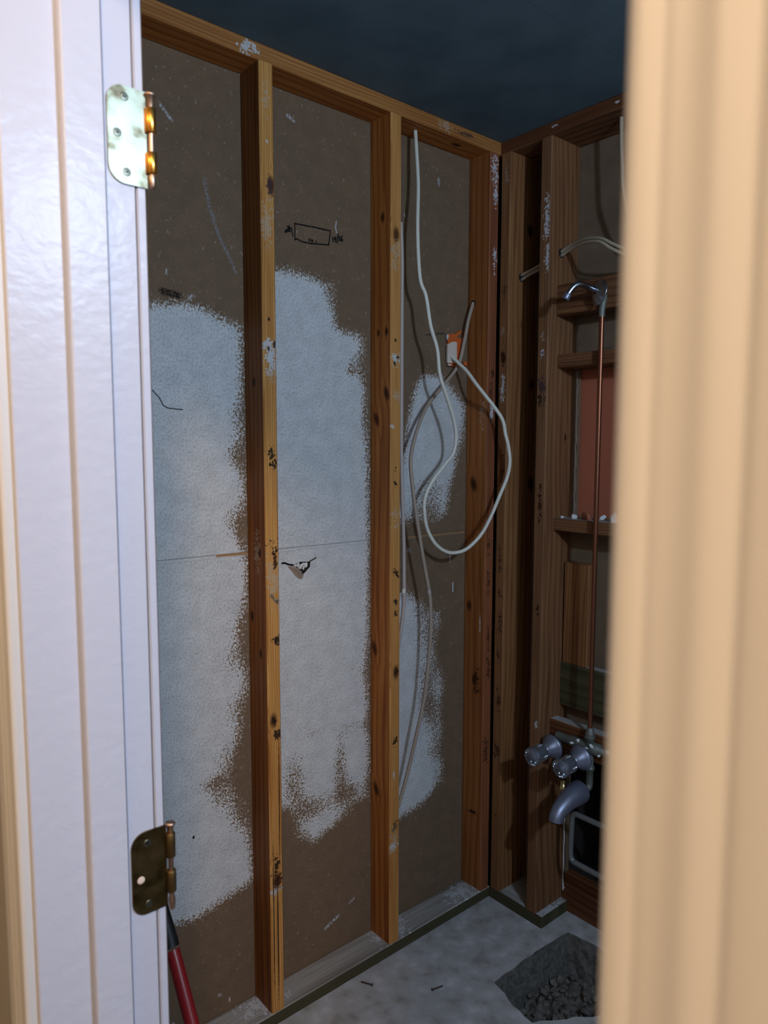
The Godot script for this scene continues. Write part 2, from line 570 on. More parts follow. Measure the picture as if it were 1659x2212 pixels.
	var strips := [
		[pine_l, pine_d, 5.0, .35, .038, [[.2, 2.14, .012, 0.0], [.6, .83, .011, 0.0], [.5, .40, .013, 0.0]], s1f],                                                                                        # 0 first stud, front
		[rgb8(150, 92, 44), rgb8(104, 58, 24), 4.0, .2, .089, [[.5, 1.68, .007, 0.0], [.35, 1.26, .008, .2], [.35, 1.0, .007, 0.0], [.8, 1.09, .008, 0.0]], [[.5, 1.26, .01, .04, faint, 1.4]]],              # 1 first stud, side
		[rgb8(218, 160, 92), rgb8(172, 112, 56), 6.0, .3, .038, [[.4, .87, .012, 0.0], [.5, 2.1, .012, 0.0]], s2f],                                                                                           # 2 second stud, front
		[or_l, or_d, 3.5, .25, .089, [[.2, 1.84, .007, 0.0], [.6, 1.84, .006, 0.0], [.2, 1.67, .011, .3], [.7, 1.60, .011, .3], [.8, .93, .012, .25], [.7, .50, .012, .25], [.4, 2.15, .008, 0.0]], []],        # 3 second stud, side
		[rgb8(176, 110, 60), rgb8(134, 76, 34), 3.0, .3, .089, [[.6, 1.40, .014, .2], [.75, 1.0, .01, 0.0]], [[.25, 1.62, .008, .03, faint, 1.2], [.2, .95, .003, .03, plast, .4], [.5, .3, .02, .004, ink, 1.2], [.4, .75, .012, .03, brownk, 1.0]]],  # 4 corner stud, side
		[rd_l, rd_d, 4.0, .3, .04, [], cof],                                                                                                                                                                    # 5 corner stud, front
		[rgb8(160, 112, 72), rgb8(110, 70, 42), 5.0, .3, .038, [[.5, 1.8, .01, 0.0]], s3f],                                                                                                                     # 6 third stud, front
		[rgb8(158, 110, 68), rgb8(112, 70, 40), 7.0, .2, .14, [[.15, 1.72, .010, 0.0], [.1, 1.40, .014, .2], [.3, 2.2, .012, 0.0]], []],                                                                          # 7 third stud, side
		[rgb8(146, 104, 70), rgb8(104, 66, 42), 5.0, .25, .038, [], s4f],                                                                                                                                       # 8 fourth stud, front
		[rgb8(146, 104, 70), rgb8(106, 68, 42), 6.0, .5, .14, [[.3, 1.55, .006, 0.0]], []],                                                                                                                      # 9 fourth stud, side
		[rgb8(190, 134, 76), rgb8(150, 92, 44), 4.0, .3, .038, [], [[.5, 1.02, .014, .02, plast, 1.1], [.5, .3, .006, .03, purple, 1.2], [.5, .05, .02, .05, plast, 1.3], [.5, .38, .012, .02, faint, 1.3]]],      # 10 top plate, front
		[br_l, br_d, 4.0, .3, .089, [[.4, .6, .01, 0.0], [.6, 1.6, .01, 0.0]], []],                                                                                                                               # 11 dark brown
		[or_l, or_d, 4.0, .3, .089, [[.4, .3, .01, 0.0], [.6, 1.3, .012, 0.0]], []],                                                                                                                              # 12 orange
		[rgb8(120, 76, 46), rgb8(86, 48, 28), 5.0, .2, .089, [], [[.5, .4, .008, .008, plast, .8], [.6, .2, .006, .01, plast, .9]]],                                                                              # 13 dark plate
		[grey_l, grey_d, 0.6, .9, .089, [], [[.5, .4, .03, .05, plast, 1.4], [.4, .85, .03, .05, plast, 1.4], [.6, .1, .03, .05, plast, 1.4]]],                                                                   # 14 dusty top
		[rgb8(86, 80, 56), rgb8(62, 56, 38), 4.0, .25, .14, [], []],                                                                                                                                            # 15 green treated
	]
	var wood := mat("wood", Color(0.96, 0.96, 0.96), 0.62)
	wood.albedo_texture = wood_atlas(strips, 1024, 1536)
	wood.metallic_specular = 0.35
	# drywall
	var b1 := outline([1.2, 1.836, 1.096, 1.843, 1.008, 1.857, 0.961, 1.849, 0.913, 1.830, 0.869, 1.818, 0.863, 1.802, 0.863, 1.654, 0.856, 1.539, 0.860, 1.364, 0.857, 1.245, 0.863, 1.064, 0.859, 0.904, 0.874, 0.809, 0.896, 0.665, 0.873, 0.582, 0.866, 0.503, 0.854, 0.382, 0.863, 0.366, 0.945, 0.349, 1.023, 0.333, 1.084, 0.346, 1.2, 0.368])
	var b2 := outline([0.82, 1.962, 0.756, 1.972, 0.697, 1.973, 0.638, 1.966, 0.585, 1.965, 0.577, 1.929, 0.572, 1.856, 0.554, 1.839, 0.481, 1.833, 0.468, 1.790, 0.470, 1.712, 0.461, 1.607, 0.455, 1.232, 0.459, 0.858, 0.455, 0.572, 0.461, 0.472, 0.519, 0.448, 0.604, 0.421, 0.653, 0.404, 0.715, 0.448, 0.752, 0.515, 0.83, 0.568])
	var b3 := outline([0.40, 1.432, 0.325, 1.459, 0.294, 1.612, 0.257, 1.738, 0.238, 1.767, 0.188, 1.756, 0.095, 1.719, 0.056, 1.647, 0.060, 1.543, 0.081, 1.469, 0.111, 1.380, 0.121, 1.306, 0.152, 1.264, 0.193, 1.252, 0.311, 1.290, 0.40, 1.307])
	var b4 := outline([0.41, 1.070, 0.300, 1.074, 0.221, 1.048, 0.138, 1.007, 0.130, 0.867, 0.132, 0.712, 0.126, 0.554, 0.130, 0.412, 0.225, 0.379, 0.296, 0.364, 0.40, 0.354])
	var thin := [[.885, 1.50, .03, .05, 4.2], [.89, 1.60, .03, .05, 2.5], [.90, 1.34, .035, .05, 3.2], [.875, 1.30, .02, .05, 3.0], [.885, 1.06, .03, .06, 3.0], [.90, .98, .045, .05, 3.2], [.90, .85, .04, .06, 3.4], [.92, .72, .05, .06, 3.6], [.94, .63, .05, .05, 3.6], [.97, .67, .05, .02, 2.6], [.90, .56, .03, .06, 3.6],
		[.60, 1.93, .02, .05, 2.6], [.50, 1.76, .035, .05, 3.5], [.52, 1.73, .025, .02, 2.8], [.475, 1.60, .02, .06, 2.0], [.72, .60, .05, .09, 4.2], [.66, .50, .09, .05, 4.4], [.56, .60, .03, .10, 4.3], [.52, .50, .05, .05, 4.4], [.50, .70, .06, .03, 2.5], [.64, .72, .05, .02, 2.6], [.50, .86, .05, .08, 2.2],
		[.22, 1.75, .06, .03, 3.5], [.11, 1.70, .04, .04, 3.0], [.20, 1.40, .10, .05, 3.2], [.22, 1.32, .10, .05, 4.3], [.18, 1.26, .08, .04, 4.2], [.09, 1.52, .03, .08, 2.4],
		[.20, 1.02, .10, .05, 4.3], [.19, .93, .09, .06, 4.2], [.20, .80, .07, .08, 4.0], [.15, .86, .03, .06, 4.2], [.17, .65, .06, .08, 4.1], [.16, .53, .06, .06, 4.2], [.16, .43, .04, .04, 3.4], [.22, .70, .04, .06, 3.2]]
	var blk := Color(0.07, 0.065, 0.055, 0.9)
	var pale := Color(0.78, 0.80, 0.84, 0.55)
	var tape := Color(0.66, 0.50, 0.34, 0.8)
	var line_u := [
		[[0.953, 2.152, 0.949, 2.126, 0.938, 2.081, 0.921, 2.036, 0.909, 2.011, 0.891, 1.982, 0.873, 1.946], 5.0, Color(0.55, 0.56, 0.58, 0.42), 1],
		[[0.701, 2.097, 0.644, 2.099, 0.586, 2.100, 0.592, 2.062, 0.657, 2.055, 0.681, 2.056, 0.694, 2.060, 0.700, 2.056, 0.700, 2.097], 1.1, blk], [[0.711, 2.085, 0.706, 2.064], 1.1, blk],
		[[0.579, 2.085, 0.576, 2.073], 1.2, blk], [[0.572, 2.086, 0.573, 2.080, 0.568, 2.080], 1.1, blk], [[0.568, 2.087, 0.569, 2.073], 1.1, blk], [[0.560, 2.096, 0.564, 2.072], 1.2, blk], [[0.556, 2.091, 0.556, 2.079], 1.4, blk], [[0.546, 2.094, 0.551, 2.087, 0.551, 2.081, 0.546, 2.080, 0.546, 2.085, 0.551, 2.086], 1.2, blk],
		[[0.730, 2.070, 0.725, 2.077], 1.4, blk], [[0.726, 2.070, 0.722, 2.078, 0.719, 2.073], 1.3, blk], [[0.722, 2.086, 0.714, 2.074], 1.4, blk], [[0.717, 2.088, 0.719, 2.080, 0.713, 2.082], 1.3, blk],
		[[0.655, 2.067, 0.655, 2.060], 1.2, blk], [[0.650, 2.066, 0.646, 2.060, 0.644, 2.066], 1.2, blk], [[0.634, 2.064, 0.632, 2.061], 1.1, blk], [[0.566, 2.129, 0.569, 2.112, 0.565, 2.098], 1.2, pale],
		[[1.094, 1.652, 1.077, 1.634, 1.069, 1.618, 1.058, 1.612, 1.021, 1.609], .8, Color(0.2, 0.2, 0.2, 0.8)], [[1.053, 1.917, 1.052, 1.93], 2.5, pale, 1], [[1.0, 1.872, .985, 1.877], 4.0, pale, 1], [[1.067, 1.878, 1.02, 1.872], 7.0, Color(0.1, 0.1, 0.1, 0.35), 1],
		[[1.2, 1.2565, .02, 1.2462], .5, Color(.3, .28, .27, .45)], [[.94, 1.2515, .856, 1.2505], 2.2, tape], [[.31, 1.2455, .05, 1.2425], 1.6, tape],
		[[1.06, 2.29, 1.03, 2.26], 4.0, pale, 1], [[0.72, 2.36, .70, 2.35], 5.0, pale, 1], [[.345, 2.37, .34, 2.36], 7.0, pale, 1], [[.18, 2.33, .178, 2.31], 5.0, pale, 1], [[.32, 2.2, .318, 2.19], 3.0, pale, 1], [[.23, 1.86, .15, 1.872], 3.0, Color(.15, .15, .12, .5), 1]]
	var white := [[1.2, 1.253, 0.93, 1.245], [0.808, 1.241, 0.45, 1.237]]
	var line_l := [
		[[0.751, 1.213, 0.742, 1.213, 0.732, 1.208, 0.715, 1.204], 1.6, Color(0.05, 0.045, 0.04, 0.95)], [[0.662, 1.209, 0.652, 1.213, 0.641, 1.216], 1.2, Color(0.2, 0.19, 0.18, 0.9)], [[0.643, 1.216, 0.645, 1.225], .6, Color(0.3, 0.3, 0.3, 0.6)],
		[[1.09, .085, 1.085, .08], 5.0, pale, 1], [[.96, .095, .955, .09], 5.0, pale, 1], [[.93, .07, .93, .06], 1.5, pale], [[.62, .12, .57, .14], 5.0, pale, 1], [[.53, .16, .51, .17], 4.0, pale, 1], [[.115, 1.17, .114, 1.15], 1.5, pale], [[.10, 1.08, .10, 1.05], 2.0, pale], [[.30, 1.21, .29, 1.2], 6.0, pale, 1], [[1.02, .55, 1.02, .547], 2.0, Color(.08, .07, .06, .9)]]
	for m in [["sheet_upper", 2.49, [b1, b2, b3], line_u], ["sheet_lower", 1.2545, [b1, b2, b3, b4], line_l]]:
		var sm := mat(m[0], Color.WHITE, 0.85)
		sm.albedo_texture = drywall_sheet(m[1], m[2], thin, m[3])
		sm.metallic_specular = 0.25
	# painted trim: slightly glossy with brush relief
	var trim := mat("trim_paint", rgb8(184, 190, 208), 0.3)
	bumpy(trim, noise_tex(0.02, 3, 5, 256), 0.03, V(8, 11, 8))
	trim.metallic_specular = 0.3
	var trim2 := mat("casing_paint", rgb8(196, 197, 200), 0.42)
	trim2.metallic_specular = 0.4
	var hallw := mat("hall_wall_paint", rgb8(160, 156, 150), 0.8)
	hallw.metallic_specular = 0.2
	mat("hall_floor_board", rgb8(110, 98, 86), 0.5)
	var ce := mat("ceiling_board", Color(.94, .94, .98), 0.9)
	ce.albedo_texture = ramped(noise_tex(0.012, 4, 8, 512), [rgb8(92, 112, 118), rgb8(110, 130, 136)])
	ce.uv1_triplanar = true
	ce.uv1_scale = V(0.8, 0.8, 0.8)
	ce.metallic_specular = 0.15
	var conc := mat("concrete", Color(1, 1, 1), 0.75)
	conc.albedo_texture = ramped(noise_tex(0.010, 5, 14, 1024), [rgb8(140, 134, 128), rgb8(168, 164, 160), rgb8(180, 178, 178), rgb8(206, 204, 204)])
	conc.uv1_triplanar = true
	conc.uv1_scale = V(1.1, 1.1, 1.1)
	conc.metallic_specular = 0.3
	var dirt := mat("pit_dirt", Color(0.9, 0.9, 0.9), 0.95)
	dirt.albedo_texture = ramped(noise_tex(0.02, 5, 19, 512), [rgb8(62, 54, 46), rgb8(112, 104, 96), rgb8(160, 152, 144)])
	dirt.uv1_triplanar = true
	dirt.uv1_scale = V(4, 4, 4)
	var pw := mat("pit_wall", Color.WHITE, 0.95)
	pw.albedo_texture = ramped(noise_tex(0.03, 5, 33, 512), [rgb8(70, 66, 60), rgb8(104, 100, 94), rgb8(128, 124, 118)])
	pw.uv1_triplanar = true
	pw.uv1_scale = V(3, 3, 3)
	var bb := mat("brown_board", Color(0.9, 0.9, 0.9), 0.88)
	bb.albedo_texture = ramped(noise_tex(0.015, 4, 27, 512), [rgb8(120, 98, 76), rgb8(138, 114, 90)])
	bb.uv1_triplanar = true
	bb.uv1_scale = V(1.2, 1.2, 1.2)
	mat("terracotta_board", rgb8(176, 100, 72), 0.85)
	mat("room_wall", rgb8(150, 140, 128), 0.85)
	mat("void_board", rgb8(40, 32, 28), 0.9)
	mat("white_cable", rgb8(226, 222, 208), 0.45)
	mat("grey_cable", rgb8(170, 152, 136), 0.6)
	mat("pale_cable", rgb8(186, 172, 164), 0.6)
	mat("old_cable", rgb8(176, 160, 136), 0.6)
	mat("orange_paint", rgb8(206, 96, 34), 0.7)
	mat("cover_plate", rgb8(222, 204, 188), 0.5)
	mat("black", rgb8(14, 13, 13), 0.6)
	mat("black_rubber", rgb8(24, 24, 28), 0.55)
	mat("plaster", rgb8(226, 224, 222), 0.9)
	mat("paper_brown", rgb8(150, 132, 116), 0.85)
	mat("brick_chip", rgb8(170, 104, 72), 0.9)
	var red := mat("red_enamel", rgb8(150, 22, 30), 0.28)
	red.clearcoat_enabled = true
	red.clearcoat = 0.5
	mat("brass", rgb8(214, 196, 140), 0.3, 1.0)
	var lp := mat("worn_brass_plate", Color.WHITE, 0.42, 1.0)
	lp.albedo_texture = ramped(noise_tex(0.012, 5, 61, 256), [rgb8(84, 72, 54), rgb8(140, 140, 120), rgb8(152, 154, 138), rgb8(160, 162, 148)])
	lp.uv1_triplanar = true
	lp.uv1_scale = V(9, 9, 9)
	var lp2 := mat("tarnished_plate", Color.WHITE, 0.42, 1.0)
	lp2.albedo_texture = ramped(noise_tex(0.012, 5, 67, 256), [rgb8(70, 52, 30), rgb8(104, 88, 54), rgb8(132, 108, 74)])
	lp2.uv1_triplanar = true
	lp2.uv1_scale = V(9, 9, 9)
	mat("screw_head", rgb8(112, 112, 98), 0.4, 1.0)
	mat("brass_knuckle", rgb8(222, 160, 70), 0.22, 1.0)
	mat("aged_brass", rgb8(120, 100, 66), 0.45, 1.0)
	mat("steel", rgb8(168, 164, 162), 0.4, 1.0)
	mat("pin_steel", rgb8(178, 150, 132), 0.4, 1.0)
	mat("chrome", rgb8(176, 180, 188), 0.27, 1.0)
	mat("dull_chrome", rgb8(138, 142, 160), 0.42, 0.7)
	var cop := mat("copper", rgb8(150, 96, 72), 0.35, 0.85)
	cop.metallic_specular = 0.5
	mat("grey_pipe", rgb8(128, 128, 124), 0.5, 0.4)
	mat("solder", rgb8(122, 124, 116), 0.55, 0.5)
	mat("rust", rgb8(84, 64, 52), 0.7, 0.5)
	var cr := mat("clear_acrylic", Color(0.92, 0.94, 0.97, 0.08), 0.06)
	cr.refraction_enabled = true
	cr.refraction_scale = 0.049
	var glow := mat("lamp_glass_warm", rgb8(250, 240, 225), 0.4)
	glow.emission_enabled = true
	glow.emission = lin(WARM)
	glow.emission_energy_multiplier = 1.2
	var glow2 := mat("lamp_glass_cool", rgb8(240, 245, 250), 0.4)
	glow2.emission_enabled = true
	glow2.emission = lin(COOL)
	glow2.emission_energy_multiplier = 1.2

# ---------- the shell ----------
func shell() -> void:
	# left wall: two full sheets of drywall meeting at a seam, the lower one broken through beside the first stud
	var wl := tag(thing("wall_left"), "left wall of brown drywall patched with rolled white paint behind open studs", "wall", "", "structure")
	var st := mb()
	sheet_part(st, outline([SHEET_Z0, 1.2372, ROOM_Z + .1, 1.2510, ROOM_Z + .1, CEIL + .02, SHEET_Z0, CEIL + .02]), DRY, 2.49)
	obj("drywall_panel", done(st), M.sheet_upper, wl)
	st = mb()
	var z := ROOM_Z + 0.1
	var zt := 1.2365
	sheet_part(st, outline([0.688, 1.173, 0.701, 1.190, 0.715, 1.205, 0.696, 1.211, 0.688, 1.2432, z, 1.2502, z, -0.02, 0.688, -0.02]), DRY, 1.2545)
	sheet_part(st, outline([0.696, 1.211, 0.669, 1.209, 0.660, 1.210, 0.662, 1.194, 0.677, 1.181, 0.688, 1.173, 0.688, -0.02, SHEET_Z0, -0.02, SHEET_Z0, zt, 0.688, 1.2432]), DRY, 1.2545)
	obj("drywall_panel", done(st), M.sheet_lower, wl)
	obj("tape_strip", slab(DRY - .004, DRY - .0006, 1.225, 1.262, SHEET_Z0, z, .0005), M.room_wall, wl)
	# the hole's broken gypsum edge, pocket and crumbs
	var hole := outline([0.715, 1.205, 0.696, 1.211, 0.669, 1.209, 0.660, 1.210, 0.662, 1.194, 0.677, 1.181, 0.688, 1.173, 0.701, 1.190])
	st = mb()
	for i in hole.size():
		var a := hole[i]
		var b := hole[(i + 1) % hole.size()]
		quad(st, V(DRY, a.y, a.x), V(DRY, b.y, b.x), V(DRY - .02, b.y, b.x), V(DRY - .02, a.y, a.x))
	prism(st, hole, on_wall(DRY - .024), -0.002)
	obj("broken_edge", done(st), M.void_board, wl)
	for c in [[.706, 1.200, .008], [.696, 1.202, .009], [.690, 1.194, .009], [.682, 1.199, .008], [.676, 1.203, .006], [.694, 1.186, .007], [.686, 1.181, .005], [.670, 1.197, .008], [.668, 1.203, .006], [.677, 1.191, .007]]:
		obj("gypsum_crumb", stone(c[2], int(c[0] * 7000.0)), M.plaster, wl, Transform3D(Basis.from_euler(V(c[0] * 50, c[1] * 30, 1)), V(DRY - .010, c[1], c[0])))
	st = mb()
	var flap := [V(DRY + .001, 1.203, .734), V(DRY + .003, 1.2035, .716), V(DRY + .012, 1.191, .703), V(DRY + .010, 1.175, .689), V(DRY + .004, 1.165, .692), V(DRY + .002, 1.166, .699), V(DRY + .0015, 1.174, .709), V(DRY + .001, 1.192, .724)]
	for i in range(1, 7):
		tri(st, flap[0], flap[i + 1], flap[i])
		tri(st, flap[0] - V(.001, 0, 0), flap[i] - V(.001, 0, 0), flap[i + 1] - V(.001, 0, 0))
	obj("torn_paper_flap", done(st), M.paper_brown, wl)
	obj("backing", slab(DRY - .12, DRY - .03, -.05, CEIL + .1, -.4, ROOM_Z + .2), M.room_wall, wl)

	# back wall: brown board behind the studs with an open terracotta niche, the plumbing chase below it
	var wb := tag(thing("wall_back"), "back wall of dark brown board behind open plumbing studs", "wall", "", "structure")
	var tz := 0.012
	obj("board", slab(-.25, .208, -.02, CEIL + .02, BACK - tz, BACK, .0005), M.brown_board, wb)
	obj("board", slab(.208, 2.9, 1.758, CEIL + .02, BACK - tz, BACK, .0005), M.brown_board, wb)
	obj("board", slab(.208, .598, .60, 1.306, BACK - tz, BACK, .0005), M.brown_board, wb)
	obj("board", slab(.598, 2.9, -.02, 1.758, BACK - tz, BACK, .0005), M.brown_board, wb)
	obj("niche_board", slab(.19, .60, 1.28, 1.78, BACK - .034, BACK - .016, .0005), M.terracotta_board, wb)
	st = mb()
	var edge := PackedVector2Array()
	for i in 30:
		edge.append(Vector2(.2005 + .0012 * sin(i * 2.7), 1.31 + i * .0153))
	for i in range(29, -1, -1):
		edge.append(Vector2(.2045 + .0018 * sin(i * 1.3) + .0014 * sin(i * 3.9), 1.31 + i * .0153))
	prism(st, edge, Transform3D(Basis.IDENTITY, V(0, 0, BACK)), .004)
	obj("torn_edge", done(st), M.paper_brown, wb)
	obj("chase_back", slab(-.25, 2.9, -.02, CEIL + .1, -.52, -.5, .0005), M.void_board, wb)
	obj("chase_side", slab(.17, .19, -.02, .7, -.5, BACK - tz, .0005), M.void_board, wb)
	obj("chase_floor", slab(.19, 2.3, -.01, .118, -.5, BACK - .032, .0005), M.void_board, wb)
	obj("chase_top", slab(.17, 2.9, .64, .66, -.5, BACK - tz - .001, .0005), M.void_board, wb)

	# the rest of the room and the hall, with thickness
	tag(obj("ceiling", ceiling_mesh(), M.ceiling_board), "dark blue-green ceiling board above the open framing", "ceiling", "", "structure")
	tag(obj("ceiling", slab(-1.0, 3.4, CEIL, CEIL + .1, HALL_Z, 3.1), M.hall_wall_paint), "hall ceiling above the camera", "ceiling", "", "structure")
	tag(obj("wall_right", slab(2.34, 2.46, -.02, CEIL + .02, -.52, HALL_Z), M.room_wall), "right wall of the bathroom carrying the vanity light", "wall", "", "structure")
	var wf := tag(thing("wall_front"), "wall between hall and bathroom around the doorway", "wall", "", "structure")
	for w in [[-.25, .800, -.02, CEIL], [1.455, 2.64, -.02, CEIL], [.800, 1.455, 2.065, CEIL]]:
		obj("wall_piece", slab(w[0], w[1], w[2], w[3], ROOM_Z + .004, HALL_Z - .001), M.hall_wall_paint, wf)
	tag(obj("wall_hall_far", slab(-1.0, 3.4, -.02, CEIL, 2.9, 3.0), M.hall_wall_paint), "far wall of the hall behind the camera", "wall", "", "structure")
	tag(obj("wall_hall_left", slab(-1.1, -1.0, -.02, CEIL, 1.4, 3.0), M.hall_wall_paint), "left end wall of the hall", "wall", "", "structure")
	tag(obj("wall_hall_right", slab(3.3, 3.4, -.02, CEIL, 1.4, 3.0), M.hall_wall_paint), "right end wall of the hall", "wall", "", "structure")
	tag(obj("wall_hall_near", slab(-1.0, -.25, -.02, CEIL, 1.48, HALL_Z), M.hall_wall_paint), "hall wall left of the bathroom", "wall", "", "structure")
	tag(obj("wall_hall_side", slab(2.76, 3.3, -.02, CEIL, 1.48, HALL_Z), M.hall_wall_paint), "hall wall right of the bathroom", "wall", "", "structure")
	tag(obj("floor", slab(-1.0, 3.3, -.1, .0, ROOM_Z + .06, 2.95), M.hall_floor_board), "hall floor in front of the doorway", "floor", "", "structure")
	bathroom_floor()
	trims()

func ceiling_mesh() -> ArrayMesh:
	# two boards with a hairline joint between them
	var st := mb()
	box(st, at(-.25, .4993, CEIL, CEIL + .02, -.3, ROOM_Z + .1), V(.7493, .02, ROOM_Z + .4), .0002)
	box(st, at(.5007, 2.76, CEIL, CEIL + .02, -.3, ROOM_Z + .1), V(2.2593, .02, ROOM_Z + .4), .0002)
	box(st, at(-.3, 2.8, CEIL + .021, CEIL + .1, -.52, ROOM_Z + .12), V(3.1, .079, ROOM_Z + .64), .001)
	return done(st)

func rough_outline(corners: Array, step: float, amp: float) -> PackedVector2Array:
	var out := PackedVector2Array()
	for i in corners.size():
		var a: Vector2 = corners[i]
		var b: Vector2 = corners[(i + 1) % corners.size()]
		var n := maxi(1, int(a.distance_to(b) / step))
		for k in n:
			var p := a.lerp(b, float(k) / n)
			out.append(p + Vector2(rng.randf_range(-amp, amp), rng.randf_range(-amp, amp)))
	return out

func bathroom_floor() -> void:
	var f := tag(thing("floor"), "bare concrete slab dusted with plaster and broken open for the drain", "floor", "", "structure")
	rng.seed = 41
	var pit := rough_outline([Vector2(.279, -.052), Vector2(.392, -.068), Vector2(.52, -.02), Vector2(.535, .16), Vector2(.43, .318), Vector2(.405, .322), Vector2(.269, .284), Vector2(.268, .12)], .022, .0035)
	# slab top in two pieces, split where the pit's outline is lowest and highest in z
	var lo := 0
	var hi := 0
	for i in pit.size():
		if pit[i].y < pit[lo].y: lo = i
		if pit[i].y > pit[hi].y: hi = i
	var x0 := -.25
	var x1 := 2.64
	var z0 := -.52
	var z1 := ROOM_Z + .06
	var n := pit.size()
	var one := PackedVector2Array()     # hi ... forward to lo
	var k := hi
	while true:
		one.append(pit[k])
		if k == lo: break
		k = (k + 1) % n
	var two := PackedVector2Array()
	k = lo
	while true:
		two.append(pit[k])
		if k == hi: break
		k = (k + 1) % n
	var st := mb()
	for side in 2:
		var chain := one if side == 0 else two
		var mid := Vector2(0, 0)
		for p in chain: mid += p / chain.size()
		var xe := x0 if mid.x < .38 else x1
		var first := chain[0]
		var last := chain[chain.size() - 1]
		var poly := chain.duplicate()
		poly.append(Vector2(last.x, z0 if last.y < first.y else z1))
		poly.append(Vector2(xe, z0 if last.y < first.y else z1))
		poly.append(Vector2(xe, z1 if last.y < first.y else z0))
		poly.append(Vector2(first.x, z1 if last.y < first.y else z0))
		var idx := Geometry2D.triangulate_polygon(poly)
		for i in range(0, idx.size(), 3):
			var a = poly[idx[i]]
			var b = poly[idx[i + 1]]
			var c = poly[idx[i + 2]]
			if (b - a).cross(c - a) > 0.0:
				var t = b
				b = c
				c = t
			tri(st, V(a.x, 0, a.y), V(b.x, 0, b.y), V(c.x, 0, c.y))
	obj("slab", done(st), M.concrete, f)
	# rough walls of the pit
	st = mb()
	var rows := 5
	var grid := []
	for r in rows + 1:
		var ring := []
		for i in n:
			var d := Vector2(.40, .13) - pit[i]
			var q = pit[i] + d.normalized() * (r * .004 + (rng.randf_range(-.004, .006) if r > 0 else 0.0))
			ring.append(V(q.x, -r * .03, q.y))
		grid.append(ring)
	for r in rows:
		for i in n:
			var j := (i + 1) % n
			quad(st, grid[r][i], grid[r][j], grid[r + 1][j], grid[r + 1][i])
	obj("pit_wall", done(st), M.pit_wall, f)
	st = mb()
	var cells := 26
	var hgt := func(i: int, j: int) -> Vector3:
		var x := .24 + .32 * i / cells
		var zz := -.09 + .44 * j / cells
		return V(x, -.125 + nc.get_noise_2d(x * 3000.0, zz * 3000.0) * .02 + nb.get_noise_2d(x * 9000.0, zz * 9000.0) * .006, zz)
	for i in cells:
		for j in cells:
			quad(st, hgt.call(i, j), hgt.call(i, j + 1), hgt.call(i + 1, j + 1), hgt.call(i + 1, j))
	obj("pit_bed", done(st), M.pit_dirt, f)
	# rubble in the pit, past counting
	st = mb()
	for i in 110:
		var p := V(rng.randf_range(.29, .50), -.118 + rng.randf_range(-.006, .018), rng.randf_range(-.03, .29))
		var s := stone(rng.randf_range(.005, .02), i + 900)
		st.append_from(s, 0, Transform3D(Basis.from_euler(V(rng.randf() * TAU, rng.randf() * TAU, 0)), p))
	var o := MeshInstance3D.new()
	tag(obj("rubble", st.commit(), M.pit_dirt), "loose broken concrete and dirt lying in the drain pit", "rubble", "", "stuff")

func stone(r: float, sd: int) -> ArrayMesh:
	var st := mb()
	var l := RandomNumberGenerator.new()
	l.seed = sd
	var ph := (1.0 + sqrt(5.0)) / 2.0
	var v := [V(-1, ph, 0), V(1, ph, 0), V(-1, -ph, 0), V(1, -ph, 0), V(0, -1, ph), V(0, 1, ph), V(0, -1, -ph), V(0, 1, -ph), V(ph, 0, -1), V(ph, 0, 1), V(-ph, 0, -1), V(-ph, 0, 1)]
	var sq := V(l.randf_range(.6, 1.2), l.randf_range(.45, .8), l.randf_range(.7, 1.3))
	for i in 12:
		v[i] = v[i].normalized() * sq * r * l.randf_range(.7, 1.2)
	for t in [[0, 11, 5], [0, 5, 1], [0, 1, 7], [0, 7, 10], [0, 10, 11], [1, 5, 9], [5, 11, 4], [11, 10, 2], [10, 7, 6], [7, 1, 8], [3, 9, 4], [3, 4, 2], [3, 2, 6], [3, 6, 8], [3, 8, 9], [4, 9, 5], [2, 4, 11], [6, 2, 10], [8, 6, 7], [9, 8, 1]]:
		tri(st, v[t[0]], v[t[1]], v[t[2]])
	return done(st)

# moulded casing: section from the inner edge outwards as (offset, thickness)
func casing_mesh(inner: float, dir: float, y0: float, y1: float) -> ArrayMesh:
	var s := [Vector2(0, 0), Vector2(0, .0075), Vector2(.0008, .0095), Vector2(.0025, .0110), Vector2(.005, .0114), Vector2(.0078, .0112), Vector2(.0092, .0104), Vector2(.0100, .0102), Vector2(.0110, .0106), Vector2(.0135, .0107), Vector2(.0165, .0109), Vector2(.0195, .0116), Vector2(.0220, .0125), Vector2(.0240, .0129), Vector2(.0262, .0127),
		Vector2(.029, .0119), Vector2(.0308, .0111), Vector2(.0318, .0112), Vector2(.0328, .0120), Vector2(.035, .0126), Vector2(.042, .0130), Vector2(.052, .0132), Vector2(.056, .0124), Vector2(.0572, .0110), Vector2(.0572, 0)]
	var st := mb()
	for i in s.size() - 1:
		st.set_smooth_group(-1 if i == 0 or i == s.size() - 2 else 1)
		var a: Vector2 = s[i]
		var b: Vector2 = s[i + 1]
		var p := [V(inner + dir * a.x, y0, HALL_Z + a.y), V(inner + dir * b.x, y0, HALL_Z + b.y), V(inner + dir * b.x, y1, HALL_Z + b.y), V(inner + dir * a.x, y1, HALL_Z + a.y)]
		if dir > 0: quad(st, p[0], p[1], p[2], p[3])
		else: quad(st, p[3], p[2], p[1], p[0])
	return done(st)

